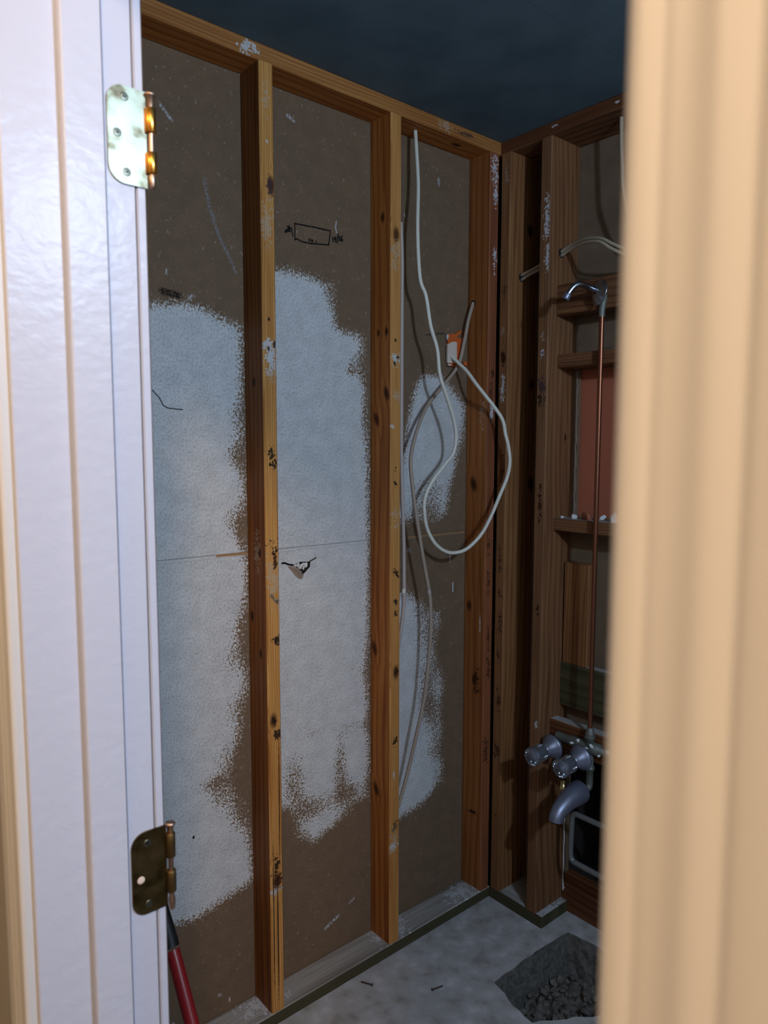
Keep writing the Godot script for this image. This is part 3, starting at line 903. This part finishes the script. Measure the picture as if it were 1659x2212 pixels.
func trims() -> void:
	var j := tag(thing("trim_1"), "white painted hinge-side door jamb at the left of the picture", "door jamb", "", "structure")
	obj("jamb_board", slab(.806, JAMB_X, 0, 2.04, 1.4885, HALL_Z, .0012), M.trim_paint, j)
	obj("jamb_edge", slab(.800, JAMB_X + .0004, 0, 2.04, ROOM_Z, 1.4878, .0016), M.trim_paint, j)
	obj("door_stop", slab(JAMB_X, JAMB_X + .0105, 0, 2.03, 1.520, 1.556, .0012), M.trim_paint, j)
	tag(obj("trim_2", casing_mesh(.8215, -1.0, 0, 2.09), M.casing_paint), "moulded casing along the left jamb, lit warm by the hall", "door casing", "", "structure")
	tag(obj("trim_3", casing_mesh(1.4292, 1.0, 0, 2.09), M.casing_paint), "out of focus moulded casing close to the camera at the right", "door casing", "", "structure")
	var r := tag(thing("trim_4"), "strike-side door jamb hidden behind the near casing", "door jamb", "", "structure")
	obj("jamb_board", slab(OPEN_X, OPEN_X + .02, 0, 2.04, ROOM_Z, HALL_Z, .0012), M.trim_paint, r)
	obj("door_stop", slab(OPEN_X - .0105, OPEN_X, 0, 2.03, 1.520, 1.556, .0012), M.trim_paint, r)
	var h := tag(thing("trim_5"), "head jamb over the doorway", "door jamb", "", "structure")
	obj("jamb_board", slab(.806, OPEN_X + .02, 2.04, 2.06, ROOM_Z, HALL_Z, .0012), M.trim_paint, h)
	tag(obj("trim_6", slab(.77, 1.49, 2.046, 2.10, HALL_Z, HALL_Z + .016, .003), M.casing_paint), "head casing over the doorway", "door casing", "", "structure")

# ---------- framing ----------
func stud(called: String, pos: Vector3, basis: Basis, length: float, w: float, d: float, strips: Array, v0: float, label: String, category: String, group := "") -> MeshInstance3D:
	var o := obj(called, lumber(length, w, d, strips, v0), M.wood, null, Transform3D(basis, pos))
	tag(o, label, category, group)
	return o

func hole_disc(owner_node: Node3D, at_point: Vector3, dir: Vector3, rad: float) -> void:
	var st := mb()
	lathe(st, [Vector2(0, .0003), Vector2(rad * .96, .0003), Vector2(rad, 0)], aim(owner_node.transform.affine_inverse() * at_point, owner_node.transform.basis.inverse() * dir), 18)
	obj("cable_hole", done(st), M.black, owner_node)

func framing() -> void:
	var I := Basis.IDENTITY
	var alongz := Basis(V(1, 0, 0), V(0, 0, 1), V(0, -1, 0))       # length to +z, section x stays, local -z faces up
	var alongx := Basis(V(0, 0, 1), V(1, 0, 0), V(0, 1, 0))        # length to +x, local x to +z, local z up
	var h := CEIL - .076
	var cx := DRY * .5
	stud("wall_stud", V(cx, .038, .8345), I, h, .0889, .038, [0, 1, 12, 12], .038, "pine stud of the left wall nearest the doorway, face smeared with white plaster", "stud")
	stud("wall_stud", V(cx, .038, .4281), I, h, .0889, .038, [2, 3, 12, 12], .038, "knotty orange pine stud in the middle of the left wall beside the hanging cables", "stud")
	stud("wall_stud", V(cx, .038, .0255), I, h, .0889, .040, [5, 4, 12, 12], .038, "reddish corner stud ending the left wall right of the orange outlet", "stud")
	stud("top_plate", V(cx, CEIL - .019, -.14), alongz, ROOM_Z + .14, .0889, .038, [10, 12, 12, 12], .0, "orange top plate running over the left wall studs under the ceiling", "plate")
	stud("bottom_plate", V(cx, .019, .0), alongz, ROOM_Z, .0889, .038, [15, 11, 11, 14], .0, "dusty bottom plate under the left wall studs", "plate")
	var bw := .14
	var corner := get_child(get_child_count() - 3) as Node3D
	hole_disc(corner, V(-.066, 1.973, .0457), V(0, 0, 1), .010)
	stud("wall_stud", V(.0225, .038, BACK * .5), I, h, .038, bw, [7, 6, 11, 11], .038, "brown stud at the corner end of the back wall, beside the black gap", "stud")
	stud("wall_stud", V(.1735, .038, BACK * .5), I, h, .038, bw, [9, 8, 11, 11], .038, "wide dark brown stud of the back wall left of the shower pipe", "stud")
	hole_disc(get_child(get_child_count() - 2), V(.0418, 2.050, -.060), V(1, 0, 0), .014)
	hole_disc(get_child(get_child_count() - 1), V(.1928, 2.094, -.056), V(1, 0, 0), .014)
	stud("top_plate", V(.002, CEIL - .019, BACK * .5), alongx, 2.6, bw, .038, [13, 11, 11, 11], .0, "dark brown top plate over the back wall", "plate")
	stud("bottom_plate", V(.002, .019, BACK * .5), alongx, .214, bw, .038, [15, 14, 11, 11], .2, "short dusty bottom plate under the back wall studs", "plate")
	# blocking between the studs of the back wall
	var grp := ""
	stud("wall_stud", V(.579, .038, BACK * .5), I, h, .038, bw, [11, 11, 11, 11], .038, "back wall stud right of the shower pipe, out of sight behind the near casing", "stud")
	stud("wood_block", V(.194, 1.954, -.0615), alongx, .368, .045, .0889, [11, 11, 11, 11], .3, "tall wooden blocking board holding the shower arm", "block", grp)
	stud("wood_block", V(.194, 1.7775, -.0915), alongx, .368, .0889, .038, [11, 11, 11, 11], .7, "thin wooden block lying flat below the shower arm", "block", grp)
	stud("wood_block", V(.194, 1.285, -.0925), alongx, .368, .0889, .038, [11, 14, 11, 11], 1.1, "wooden block lying flat like a shelf under crumbs of plaster and brick", "block", grp)
	stud("wood_block", V(.243, .845, -.120), Basis(V(0, 0, 1), V(0, 1, 0), V(-1, 0, 0)), .318, .038, .0889, [7, 7, 7, 7], .4, "short upright scrap of stud behind the copper riser", "block", grp)
	stud("wood_block", V(.194, .774, -.120), alongx, .368, .038, .14, [15, 14, 11, 11], .6, "green-stained board lying across below the upright scrap", "block", grp)
	stud("wood_block", V(.194, .6255, -.0725), alongx, .368, .042, .0889, [13, 14, 11, 11], .9, "dark block with a plaster-white top just above the valve handles", "block", grp)
	stud("base_board", V(.196, .066, -.152), alongx, .368, .030, .132, [13, 13, 11, 11], .2, "red-brown board on edge at floor level behind the tub pipes", "board")

# ---------- door hardware ----------
func hinge(top: float, plate: Material, knuckle: Material, pin: Material, k: Array, screws: Array, label: String) -> void:
	var t := tag(thing("door_hinge", V(JAMB_X, top, ROOM_Z)), label, "hinge")
	var hgt := .0889
	var wdt := .0365
	var rad := .0155
	var poly := PackedVector2Array()
	poly.append(Vector2(-.0006, 0))
	poly.append(Vector2(-.0006, -hgt))
	for i in 9:
		var a := PI * 0.5 * i / 8.0
		poly.append(Vector2(wdt - rad + sin(a) * rad, -hgt + rad - cos(a) * rad))
	for i in 9:
		var a := PI * 0.5 * i / 8.0
		poly.append(Vector2(wdt - rad + cos(a) * rad, -rad + sin(a) * rad))
	var st := mb()
	prism(st, poly, on_wall_local(0.0), -.0022)
	obj("leaf", done(st), plate, t)
	for s in screws:
		st = mb()
		lathe(st, [Vector2(0, .0002), Vector2(.0030, .0004), Vector2(.0039, .0002), Vector2(.0041, -.001)], aim(V(.0022, s[1], s[0]), V(1, 0, 0)), 18)
		var sc := obj("screw", done(st), s[2], t)
		if s[3]:
			st = mb()
			for q in [0.0, PI / 2]:
				box(st, Transform3D(Basis(V(1, 0, 0), q + .3), V(.0026, s[1], s[0])), V(.0004, .0042, .0009), .0001)
			obj("slot", done(st), M.black, sc)
	var c := V(.0042, 0, -.0042)
	for b in [[k[0], k[1]], [k[2], k[3]]]:
		st = mb()
		lathe(st, [Vector2(.002, b[0] - top), Vector2(.0046, b[0] - top), Vector2(.0050, b[0] - top - .0006), Vector2(.0050, b[1] - top + .0006), Vector2(.0046, b[1] - top), Vector2(.002, b[1] - top)], Transform3D(Basis.IDENTITY, c), 20)
		box(st, Transform3D(Basis.IDENTITY, V(.0012, (b[0] + b[1]) * .5 - top, -.0018)), V(.0022, b[0] - b[1] - .001, .006), .0004)
		obj("knuckle", done(st), knuckle, t)
	st = mb()
	var p0: float = k[4] - top
	var p1: float = k[5] - top
	lathe(st, [Vector2(0, p0 + .0005), Vector2(.0042, p0), Vector2(.0055, p0 - .0015), Vector2(.0052, p0 - .003), Vector2(.0036, p0 - .004), Vector2(.0032, p0 - .012), Vector2(.0027, p0 - .013), Vector2(.0027, p1 + .014), Vector2(.0035, p1 + .012), Vector2(.0032, p1 + .002), Vector2(.0018, p1), Vector2(0, p1)], Transform3D(Basis.IDENTITY, c), 18)
	obj("pin", done(st), pin, t)

func on_wall_local(x: float) -> Transform3D:
	return Transform3D(Basis(V(0, 0, 1), V(0, 1, 0), V(-1, 0, 0)), V(x, 0, 0))

# ---------- cables ----------
func cable(called: String, pts: Array, r: float, m: Material, label: String, extra: Array = [], flat := 1.0) -> Node3D:
	var st := mb()
	tube(st, smooth_path(pts, 8), [r], 10, flat)
	if extra.is_empty():
		return tag(obj(called, done(st), m), label, "cable")
	var t := thing(called)
	obj("sheath", done(st), m, t)
	for e in extra:      # rings of tape or staples
		st = mb()
		tube(st, [e[0], e[1]], [e[2]], 12)
		obj(e[3], done(st), e[4], t)
	return tag(t, label, "cable")

func cables() -> void:
	cable("white_cable", [V(-0.045, 2.418, 0.318), V(-0.035, 2.365, 0.323), V(-0.020, 2.258, 0.329), V(0.000, 2.123, 0.349), V(0.010, 1.995, 0.348), V(0.015, 1.946, 0.329), V(0.020, 1.866, 0.315), V(0.020, 1.802, 0.288), V(0.020, 1.730, 0.276), V(0.020, 1.672, 0.249), V(0.015, 1.612, 0.215), V(0.010, 1.555, 0.196), V(0.005, 1.505, 0.200), V(0.000, 1.466, 0.234), V(-0.005, 1.418, 0.280), V(-0.010, 1.369, 0.304), V(-0.010, 1.324, 0.305), V(-0.010, 1.277, 0.293), V(-0.005, 1.234, 0.267), V(0.000, 1.207, 0.230), V(0.010, 1.199, 0.196), V(0.025, 1.210, 0.157), V(0.040, 1.251, 0.111), V(0.055, 1.306, 0.084), V(0.065, 1.370, 0.056), V(0.075, 1.426, 0.034), V(0.080, 1.473, 0.028), V(0.080, 1.522, 0.036), V(0.075, 1.560, 0.045), V(0.070, 1.602, 0.053), V(0.055, 1.640, 0.073), V(0.035, 1.678, 0.096), V(0.010, 1.716, 0.113), V(-0.020, 1.752, 0.118), V(-0.050, 1.779, 0.124), V(-0.076, 1.803, 0.132)],
		.0056, M.white_cable, "white cable hanging from the top plate and looping up into the orange outlet")
	cable("grey_cable", [V(-0.066, 1.975, 0.045), V(-0.062, 1.920, 0.070), V(-0.066, 1.855, 0.083), V(-0.068, 1.775, 0.109), V(-0.060, 1.705, 0.186), V(-0.050, 1.638, 0.262), V(-0.030, 1.566, 0.320), V(-0.015, 1.500, 0.355), V(-0.005, 1.448, 0.364), V(0.000, 1.352, 0.354), V(0.000, 1.269, 0.336), V(0.000, 1.185, 0.317), V(0.000, 1.089, 0.293), V(0.000, 1.040, 0.287), V(0.000, 0.972, 0.286), V(-0.005, 0.885, 0.288), V(-0.010, 0.765, 0.300), V(-0.020, 0.653, 0.322), V(-0.030, 0.559, 0.341), V(-0.034, 0.480, 0.365), V(-0.038, 0.425, 0.385), V(-0.04, .39, .404)],
		.0056, M.grey_cable, "grey-brown cable bowing from the corner stud's hole down to the middle stud", [[V(0, 1.084, .2925), V(0, 1.096, .2950), .0064, "tape_band", M.pale_cable]])
	cable("pale_cable", [V(-0.012, 2.14, 0.401), V(-0.008, 2.045, 0.400), V(-0.008, 1.943, 0.400), V(-0.008, 1.815, 0.4), V(-0.008, 1.660, 0.4), V(-0.008, 1.528, 0.4), V(-0.008, 1.395, 0.396), V(-0.008, 1.260, 0.39), V(-0.008, 1.150, 0.388), V(-0.008, 1.068, 0.388), V(-0.018, 0.972, 0.392), V(-0.030, 0.910, 0.396)],
		.0056, M.pale_cable, "pale mauve cable running straight down the far side of the middle stud", [[V(-0.008, 1.098, .3885), V(-0.008, 1.110, .3885), .0064, "tape_band", M.white_cable]])
	cable("stud_cable", [V(.03, 2.0555, -.066), V(.041, 2.057, -.059), V(.08, 2.063, -.053), V(.12, 2.072, -.05), V(.16, 2.085, -.054), V(.196, 2.100, -.056), V(.24, 2.109, -.047), V(.30, 2.106, -.022), V(.36, 2.092, -.002), V(.405, 2.066, .004), V(.445, 2.045, .0), V(.49, 2.032, -.025), V(.53, 2.03, -.045), V(.566, 2.03, -.055)],
		.0048, M.old_cable, "upper of two old cables threaded through the back wall studs above the shower arm")
	cable("stud_cable", [V(.03, 2.040, -.066), V(.041, 2.043, -.060), V(.08, 2.052, -.052), V(.12, 2.060, -.048), V(.16, 2.073, -.052), V(.196, 2.089, -.056), V(.24, 2.0985, -.045), V(.30, 2.096, -.018), V(.36, 2.082, .004), V(.40, 2.056, .010), V(.438, 2.034, .004), V(.48, 2.02, -.022), V(.52, 2.017, -.045), V(.566, 2.017, -.055)],
		.0048, M.old_cable, "lower of two old cables threaded through the back wall studs above the shower arm")
	cable("drop_cable", [V(.383, 2.418, -.05), V(.385, 2.36, -.05), V(.389, 2.30, -.05), V(.40, 2.2, -.05), V(.44, 2.09, -.06), V(.51, 2.05, -.07), V(.566, 2.045, -.07)], .0052, M.old_cable, "old cable dropping from the back wall's top plate beside the near casing")

	# outlet patched over with orange paint
	var t := tag(thing("outlet_box"), "orange-painted outlet patch with a pale cover plate where the white cable ends", "outlet")
	var st := mb()
	prism(st, outline([0.146, 1.863, 0.137, 1.871, 0.111, 1.873, 0.085, 1.888, 0.080, 1.882, 0.098, 1.869, 0.103, 1.864, 0.084, 1.862, 0.075, 1.865, 0.075, 1.845, 0.080, 1.812, 0.083, 1.793, 0.094, 1.794, 0.094, 1.779, 0.083, 1.772, 0.109, 1.772, 0.124, 1.773, 0.141, 1.776, 0.138, 1.784, 0.140, 1.826, 0.148, 1.831, 0.140, 1.842]), on_wall(DRY + .0045), -.0045)
	obj("paint_skin", done(st), M.orange_paint, t)
	st = mb()
	prism(st, outline([0.071, 1.791, 0.052, 1.792, 0.054, 1.778, 0.067, 1.780]), on_wall(DRY + .004), -.004)
	obj("paint_flake", done(st), M.orange_paint, t)
	st = mb()
	prism(st, outline([0.076, 1.8655, 0.0725, 1.866, 0.0725, 1.85, 0.0755, 1.848]), on_wall(DRY + .006), -.006)
	obj("plaster_chip", done(st), M.plaster, t)
	st = mb()
	prism(st, outline([0.149, 1.862, 0.1445, 1.869, 0.1425, 1.864, 0.1455, 1.852]), on_wall(DRY + .006), -.006)
	obj("plaster_chip", done(st), M.plaster, t)
	st = mb()
	prism(st, outline([0.141, 1.7785, 0.1335, 1.7765, 0.1335, 1.7725, 0.1415, 1.7735]), on_wall(DRY + .007), -.007)
	obj("plaster_chip", done(st), M.plaster, t)
	st = mb()
	prism(st, outline([0.146, 1.839, 0.137, 1.842, 0.128, 1.847, 0.111, 1.849, 0.106, 1.846, 0.106, 1.783, 0.147, 1.781]), on_wall(DRY + .0065), -.0065)
	var pl := obj("cover_plate", done(st), M.cover_plate, t)
	st = mb()
	prism(st, outline([0.1405, 1.809, 0.136, 1.815, 0.129, 1.812, 0.126, 1.802, 0.129, 1.795, 0.138, 1.797]), on_wall(DRY + .0070), -.004)
	obj("knockout_hole", done(st), M.black, pl)
	# little staple with a scrap of cable jacket
	st = mb()
	tube(st, [V(DRY, 2.185, .372), V(DRY + .012, 2.186, .371), V(DRY + .012, 2.178, .354), V(DRY, 2.177, .353)], [.0013], 8)
	tag(obj("cable_staple", done(st), M.steel), "small metal cable staple left in the drywall beside the white cable's upper run", "staple")

# ---------- plumbing ----------
func plumbing() -> void:
	var t := tag(thing("shower_pipe"), "bent chrome shower arm without a head on the upper blocking board", "shower arm")
	var st := mb()
	var path := smooth_path([V(.347, 1.954, -.05), V(.347, 1.956, -.015), V(.345, 1.959, .012), V(.342, 1.963, .036), V(.337, 1.965, .056), V(.330, 1.960, .068), V(.322, 1.947, .077), V(.314, 1.930, .083)], 6)
	tube(st, path, [.0088], 16)
	obj("arm_pipe", done(st), M.chrome, t)
	st = mb()
	lathe(st, [Vector2(.0080, 0), Vector2(.0102, .001), Vector2(.0107, .004), Vector2(.0101, .010), Vector2(.0106, .013), Vector2(.0103, .0175), Vector2(.0080, .0178)], aim(V(.3185, 1.9395, .0800), V(-.008, -.017, .006)), 18)
	obj("threaded_tip", done(st), M.dull_chrome, t)
	st = mb()
	lathe(st, [Vector2(0, .0008), Vector2(.0078, .0008)], aim(V(.3115, 1.9244, .0853), V(-.008, -.017, .006)), 16)
	obj("bore", done(st), M.black, t)
	st = mb()
	lathe(st, [Vector2(.0345, -.001), Vector2(.0365, 0), Vector2(.0365, .002), Vector2(.034, .0035), Vector2(.024, .0090), Vector2(.013, .0140), Vector2(.009, .0150)], aim(V(.352, 1.951, -.016), V(-.42, .10, 1)), 32)
	obj("flange", done(st), M.chrome, t)
	st = mb()
	tube(st, [V(.353, 1.945, -.040), V(.353, 1.93, -.035), V(.353, 1.905, -.0305), V(.353, 1.885, -.030)], [.010, .0105, .0090, .0085], 16)
	obj("elbow", done(st), M.solder, t)

	st = mb()
	tube(st, [V(.353, 1.90, -.030), V(.353, 1.3, -.0300), V(.354, .69, -.0300)], [.0070], 14)
	tag(obj("copper_riser", done(st), M.copper), "long upright copper pipe rising from the valve to the shower arm", "pipe")

	t = tag(thing("shower_valve"), "old tarnished tub valve with clear faceted handles", "faucet")
	st = mb()
	tube(st, [V(.235, .632, -.035), V(.28, .632, -.035), V(.285, .632, -.035), V(.34, .632, -.035), V(.345, .632, -.035), V(.385, .632, -.035), V(.39, .632, -.035), V(.565, .632, -.035)], [.013, .013, .0165, .0165, .018, .018, .0115, .0115], 16)
	tube(st, [V(.354, .632, -.03), V(.354, .66, -.03), V(.354, .661, -.03), V(.354, .668, -.03)], [.013, .013, .016, .016], 16)
	obj("valve_body", done(st), M.solder, t)
	st = mb()
	lathe(st, [Vector2(.013, 0), Vector2(.016, .002), Vector2(.014, .005), Vector2(.014, .008), Vector2(.0155, .010), Vector2(.013, .013), Vector2(.013, .016), Vector2(.0115, .019), Vector2(.010, .028), Vector2(.0066, .030)], Transform3D(Basis.IDENTITY, V(.354, .665, -.030)), 20)
	obj("union_nut", done(st), M.solder, t)
	st = mb()
	for i in 9:
		var a := V(.30 + i * .017, .634 + .012 * sin(i * 2.1), -.024 + .006 * cos(i * 1.7))
		st.append_from(stone(.008, i + 30), 0, Transform3D(Basis.from_euler(V(i, i * 2, 0)), a))
	obj("mortar_crust", st.commit(), M.plaster, t)
	for hx in [.247, .349]:
		var hd := Node3D.new()
		hd.name = "handle"
		hd.transform = Transform3D(Basis.from_euler(V(.12, -.10, 0)), V(hx, .612, -.025))
		t.add_child(hd, true)
		st = mb()
		lathe(st, [Vector2(.014, 0), Vector2(.014, .022), Vector2(.037, .0235), Vector2(.0385, .027), Vector2(.0375, .030), Vector2(.034, .033), Vector2(.027, .044), Vector2(.021, .052), Vector2(.017, .057), Vector2(.013, .060), Vector2(.013, .066)], aim(Vector3.ZERO, V(0, 0, 1)), 32)
		obj("escutcheon", done(st), M.dull_chrome, hd)
		st = mb()
		lathe(st, [Vector2(0, .064), Vector2(.016, .064), Vector2(.0245, .070), Vector2(.0265, .080), Vector2(.0255, .104), Vector2(.0290, .112), Vector2(.0275, .121), Vector2(.018, .125), Vector2(0, .125)], aim(Vector3.ZERO, V(0, 0, 1)), 12, .0, 0, true)
		obj("crystal_knob", done(st), M.clear_acrylic, hd)
		st = mb()
		lathe(st, [Vector2(0, .066), Vector2(.010, .066), Vector2(.010, .098), Vector2(.013, .100), Vector2(.013, .108), Vector2(0, .110)], aim(Vector3.ZERO, V(0, 0, 1)), 16)
		obj("stem", done(st), M.dull_chrome, hd)
	st = mb()
	tube(st, [V(.354, .62, -.034), V(.354, .575, -.034), V(.354, .574, -.034), V(.354, .565, -.034), V(.354, .564, -.034), V(.354, .525, -.034), V(.353, .512, -.034), V(.351, .506, -.024), V(.348, .505, -.0015)], [.011, .011, .014, .014, .0105, .0105, .0105, .0115, .0115], 14)
	obj("spout_feed", done(st), M.solder, t)
	st = mb()
	tube(st, [V(.262, .50, -.034), V(.262, .48, -.034), V(.262, .479, -.034), V(.262, .466, -.034)], [.010, .010, .013, .012], 12)
	obj("brass_plug", done(st), M.brass, t)

	# tub spout: swept body, thick at the wall, its mouth turned down
	t = tag(thing("tub_spout"), "dull chrome tub spout under the valve handles, mouth turned down", "spout")
	st = mb()
	path = smooth_path([V(.347, .505, .000), V(.347, .505, .004), V(.347, .504, .025), V(.346, .500, .050), V(.346, .492, .075), V(.345, .480, .098), V(.345, .464, .113), V(.345, .452, .117)], 5)
	var rr := []
	for i in path.size():
		var f := float(i) / (path.size() - 1)
		rr.append(lerpf(.0335, .0205, smoothstep(.15, .95, f)) if i > 2 else .022 + .0038 * i)
	tube(st, path, rr, 22, .94)
	obj("spout_body", done(st), M.dull_chrome, t)
	st = mb()
	lathe(st, [Vector2(0, 0), Vector2(.017, 0)], aim(V(.345, .4512, .1171), V(0, -1, .1)), 20)
	obj("spout_mouth", done(st), M.black, t)

	st = mb()
	tube(st, smooth_path([V(.565, .392, -.06), V(.5, .392, -.06), V(.32, .392, -.06), V(.29, .390, -.06), V(.281, .378, -.06), V(.279, .36, -.06), V(.277, .27, -.06), V(.278, .25, -.06), V(.286, .238, -.06), V(.31, .234, -.06), V(.5, .232, -.06), V(.565, .231, -.06)], 5), [.0085], 14)
	tag(obj("drain_pipe", done(st), M.grey_pipe), "grey pipe bent in a square hook below the tub spout", "pipe")
	st = mb()
	tube(st, [V(.39, .49, -.07), V(.565, .49, -.07)], [.014], 14)
	tag(obj("supply_pipe", done(st), M.grey_pipe), "short grey pipe end beside the spout at the near casing", "pipe")
	# torn strip down the rear edge of the stud
	st = mb()
	var a := PackedVector2Array()
	for i in 15:
		a.append(Vector2(.0004 + .0012 * sin(i * 1.9), .069 + i * .0178))
	for i in range(14, -1, -1):
		a.append(Vector2(.0068 + .0018 * sin(i * 1.3 + 1.0), .069 + i * .0178))
	prism(st, a, Transform3D(Basis(V(.85, 0, .5), V(0, 1, 0), V(-.5, 0, .85)), V(.198, 0, -.135)), .0025)
	tag(obj("plaster_strip", done(st), M.plaster), "thin white torn strip hanging down beside the wide back stud", "strip")

func debris() -> void:
	# crumbs on the shelf-like block
	var spots := [[.214, -.062, .009, "plaster", "white plaster crumb at the left end of the shelf-like block"], [.243, -.082, .014, "plaster", "white plaster lump beside the brown brick chip on the block"], [.278, -.09, .020, "brick_chip", "larger brown brick chip among the crumbs on the block"], [.312, -.094, .013, "brick_chip", "smaller brown brick chip right of the larger one"], [.318, -.118, .010, "plaster", "small white crumb behind the brick chips"], [.378, -.085, .020, "plaster", "big white plaster lump right of the copper riser"]]
	for i in spots.size():
		var s: Array = spots[i]
		var o := obj("brick_chip" if s[3] == "brick_chip" else "plaster_crumb", stone(s[2], 300 + i * 7), M[s[3]], null, Transform3D(Basis.from_euler(V(.2 * i, i * 1.3, .1)), V(s[0], 1.304 + s[2] * .42, s[1])))
		tag(o, s[4], "debris", "crumbs on the shelf-like block")
	# screws dropped on the slab
	var sc := [[V(.0395, .0035, .569), V(.033, 0, -.018), "dropped screw on the concrete nearer the left wall"], [V(.1835, .0035, .4255), V(-.009, 0, .035), "dropped screw on the concrete nearer the drain pit"]]
	for s in sc:
		var t := tag(thing("dropped_screw", s[0]), s[2], "screw", "screws dropped on the slab")
		var d: Vector3 = s[1].normalized()
		var st := mb()
		var pr := [Vector2(0, .020)]
		pr = [Vector2(0, -.019), Vector2(.0010, -.015)]
		for i in 12:
			pr.append(Vector2(.0024, -.014 + i * .0024))
			pr.append(Vector2(.0016, -.0128 + i * .0024))
		pr.append(Vector2(.0016, .017))
		lathe(st, pr, aim(Vector3.ZERO, d), 10)
		obj("shank", done(st), M.rust, t)
		st = mb()
		lathe(st, [Vector2(.0016, .014), Vector2(.0042, .0185), Vector2(.0042, .0195), Vector2(0, .0198)], aim(Vector3.ZERO, d), 12)
		obj("head", done(st), M.rust, t)
	var st2 := mb()
	tube(st2, [V(.345, 1.7995, -.055), V(.369, 1.8012, -.055)], [.0014], 8)
	tag(obj("loose_nail", done(st2), M.steel), "loose nail lying on the flat block below the shower arm", "nail")

	# the red handle leaning behind the jamb
	var t2 := tag(thing("red_handle_tool"), "red-handled tool leaning against the left wall behind the jamb", "tool")
	var dir := V(.12, -.172, -.003).normalized()
	var mid := V(.11, .432, 1.167)
	var st3 := mb()
	tube(st3, [mid, mid + dir * .30, mid + dir * .512], [.0150, .0145, .0145], 22)
	obj("shaft", done(st3), M.red_enamel, t2)
	st3 = mb()
	tube(st3, [mid - dir * .005, mid - dir * .02, mid - dir * .08, mid - dir * .2, mid - dir * .335, mid - dir * .34], [.0160, .0165, .0145, .0140, .0135, .010], 20)
	obj("grip", done(st3), M.black_rubber, t2)
	st3 = mb()
	box(st3, Transform3D(Basis.looking_at(dir, V(0, 0, 1)), mid + dir * .17 + V(.030, .006, -.01)), V(.012, .014, .05), .003)
	obj("lever", done(st3), M.black_rubber, t2)

func lamps() -> void:
	var t: Node3D
	var st: SurfaceTool
	var l: OmniLight3D
	for i in 2:
		var p: Vector3 = WARM_AT[i]
		t = tag(thing("ceiling_lamp", V(p.x, CEIL, p.z)), ["warm ceiling lamp of the hall behind the camera", "warm ceiling lamp close above the bathroom doorway"][i], "lamp")
		st = mb()
		lathe(st, [Vector2(0, 0), Vector2(.175, 0), Vector2(.18, -.012), Vector2(.17, -.025), Vector2(.06, -.03), Vector2(0, -.03)], Transform3D.IDENTITY, 28)
		obj("lamp_base", done(st), M.steel, t)
		st = mb()
		lathe(st, [Vector2(.06, -.025), Vector2(.105, -.06), Vector2(.115, -.10), Vector2(.10, -.15), Vector2(.06, -.18), Vector2(0, -.19)], Transform3D.IDENTITY, 28)
		obj("lamp_globe", done(st), M.lamp_glass_warm, t)
		l = OmniLight3D.new()
		l.name = "hall_light"
		l.light_color = lin(WARM)
		l.light_energy = WARM_E[i]
		l.light_size = .07
		l.omni_range = 12.0
		l.omni_attenuation = 2.0
		l.shadow_enabled = true
		l.position = p
		add_child(l, true)
	t = tag(thing("vanity_lamp", V(COOL_AT.x + .14, COOL_AT.y, COOL_AT.z)), "cool vanity lamp on the bathroom's right wall", "lamp")
	st = mb()
	lathe(st, [Vector2(0, 0), Vector2(.05, 0), Vector2(.05, .012), Vector2(.02, .02), Vector2(.02, .10), Vector2(0, .10)], aim(Vector3.ZERO, V(-1, 0, 0)), 24)
	obj("lamp_base", done(st), M.chrome, t)
	st = mb()
	lathe(st, [Vector2(0, .08), Vector2(.035, .09), Vector2(.055, .12), Vector2(.058, .145), Vector2(.045, .18), Vector2(0, .20)], aim(Vector3.ZERO, V(-1, 0, 0)), 24)
	obj("lamp_globe", done(st), M.lamp_glass_cool, t)
	l = OmniLight3D.new()
	l.name = "vanity_light"
	l.light_color = lin(COOL)
	l.light_energy = COOL_E
	l.light_size = .035
	l.omni_range = 12.0
	l.omni_attenuation = 2.0
	l.shadow_enabled = true
	l.position = COOL_AT
	add_child(l)

func _ready() -> void:
	setup_camera_and_light()
	make_materials()
	lamps()
	shell()
	framing()
	hinge(1.8625, M.worn_brass_plate, M.brass_knuckle, M.pin_steel, [1.848, 1.825, 1.807, 1.787, 1.862, 1.773],
		[[.0200, -.0100, M.screw_head, true], [.0275, -.0440, M.screw_head, true], [.0195, -.0780, M.screw_head, true]], "upper hinge half on the white jamb, bright brass plate with a loose pin")
	hinge(1.1301, M.tarnished_plate, M.aged_brass, M.pin_steel, [1.121, 1.095, 1.080, 1.0565, 1.133, 1.036],
		[[.0200, -.0125, M.screw_head, true], [.0275, -.0500, M.cover_plate, false], [.0200, -.0785, M.screw_head, false]], "lower hinge half on the white jamb, dark tarnished plate with an empty middle hole")
	cables()
	plumbing()
	debris()
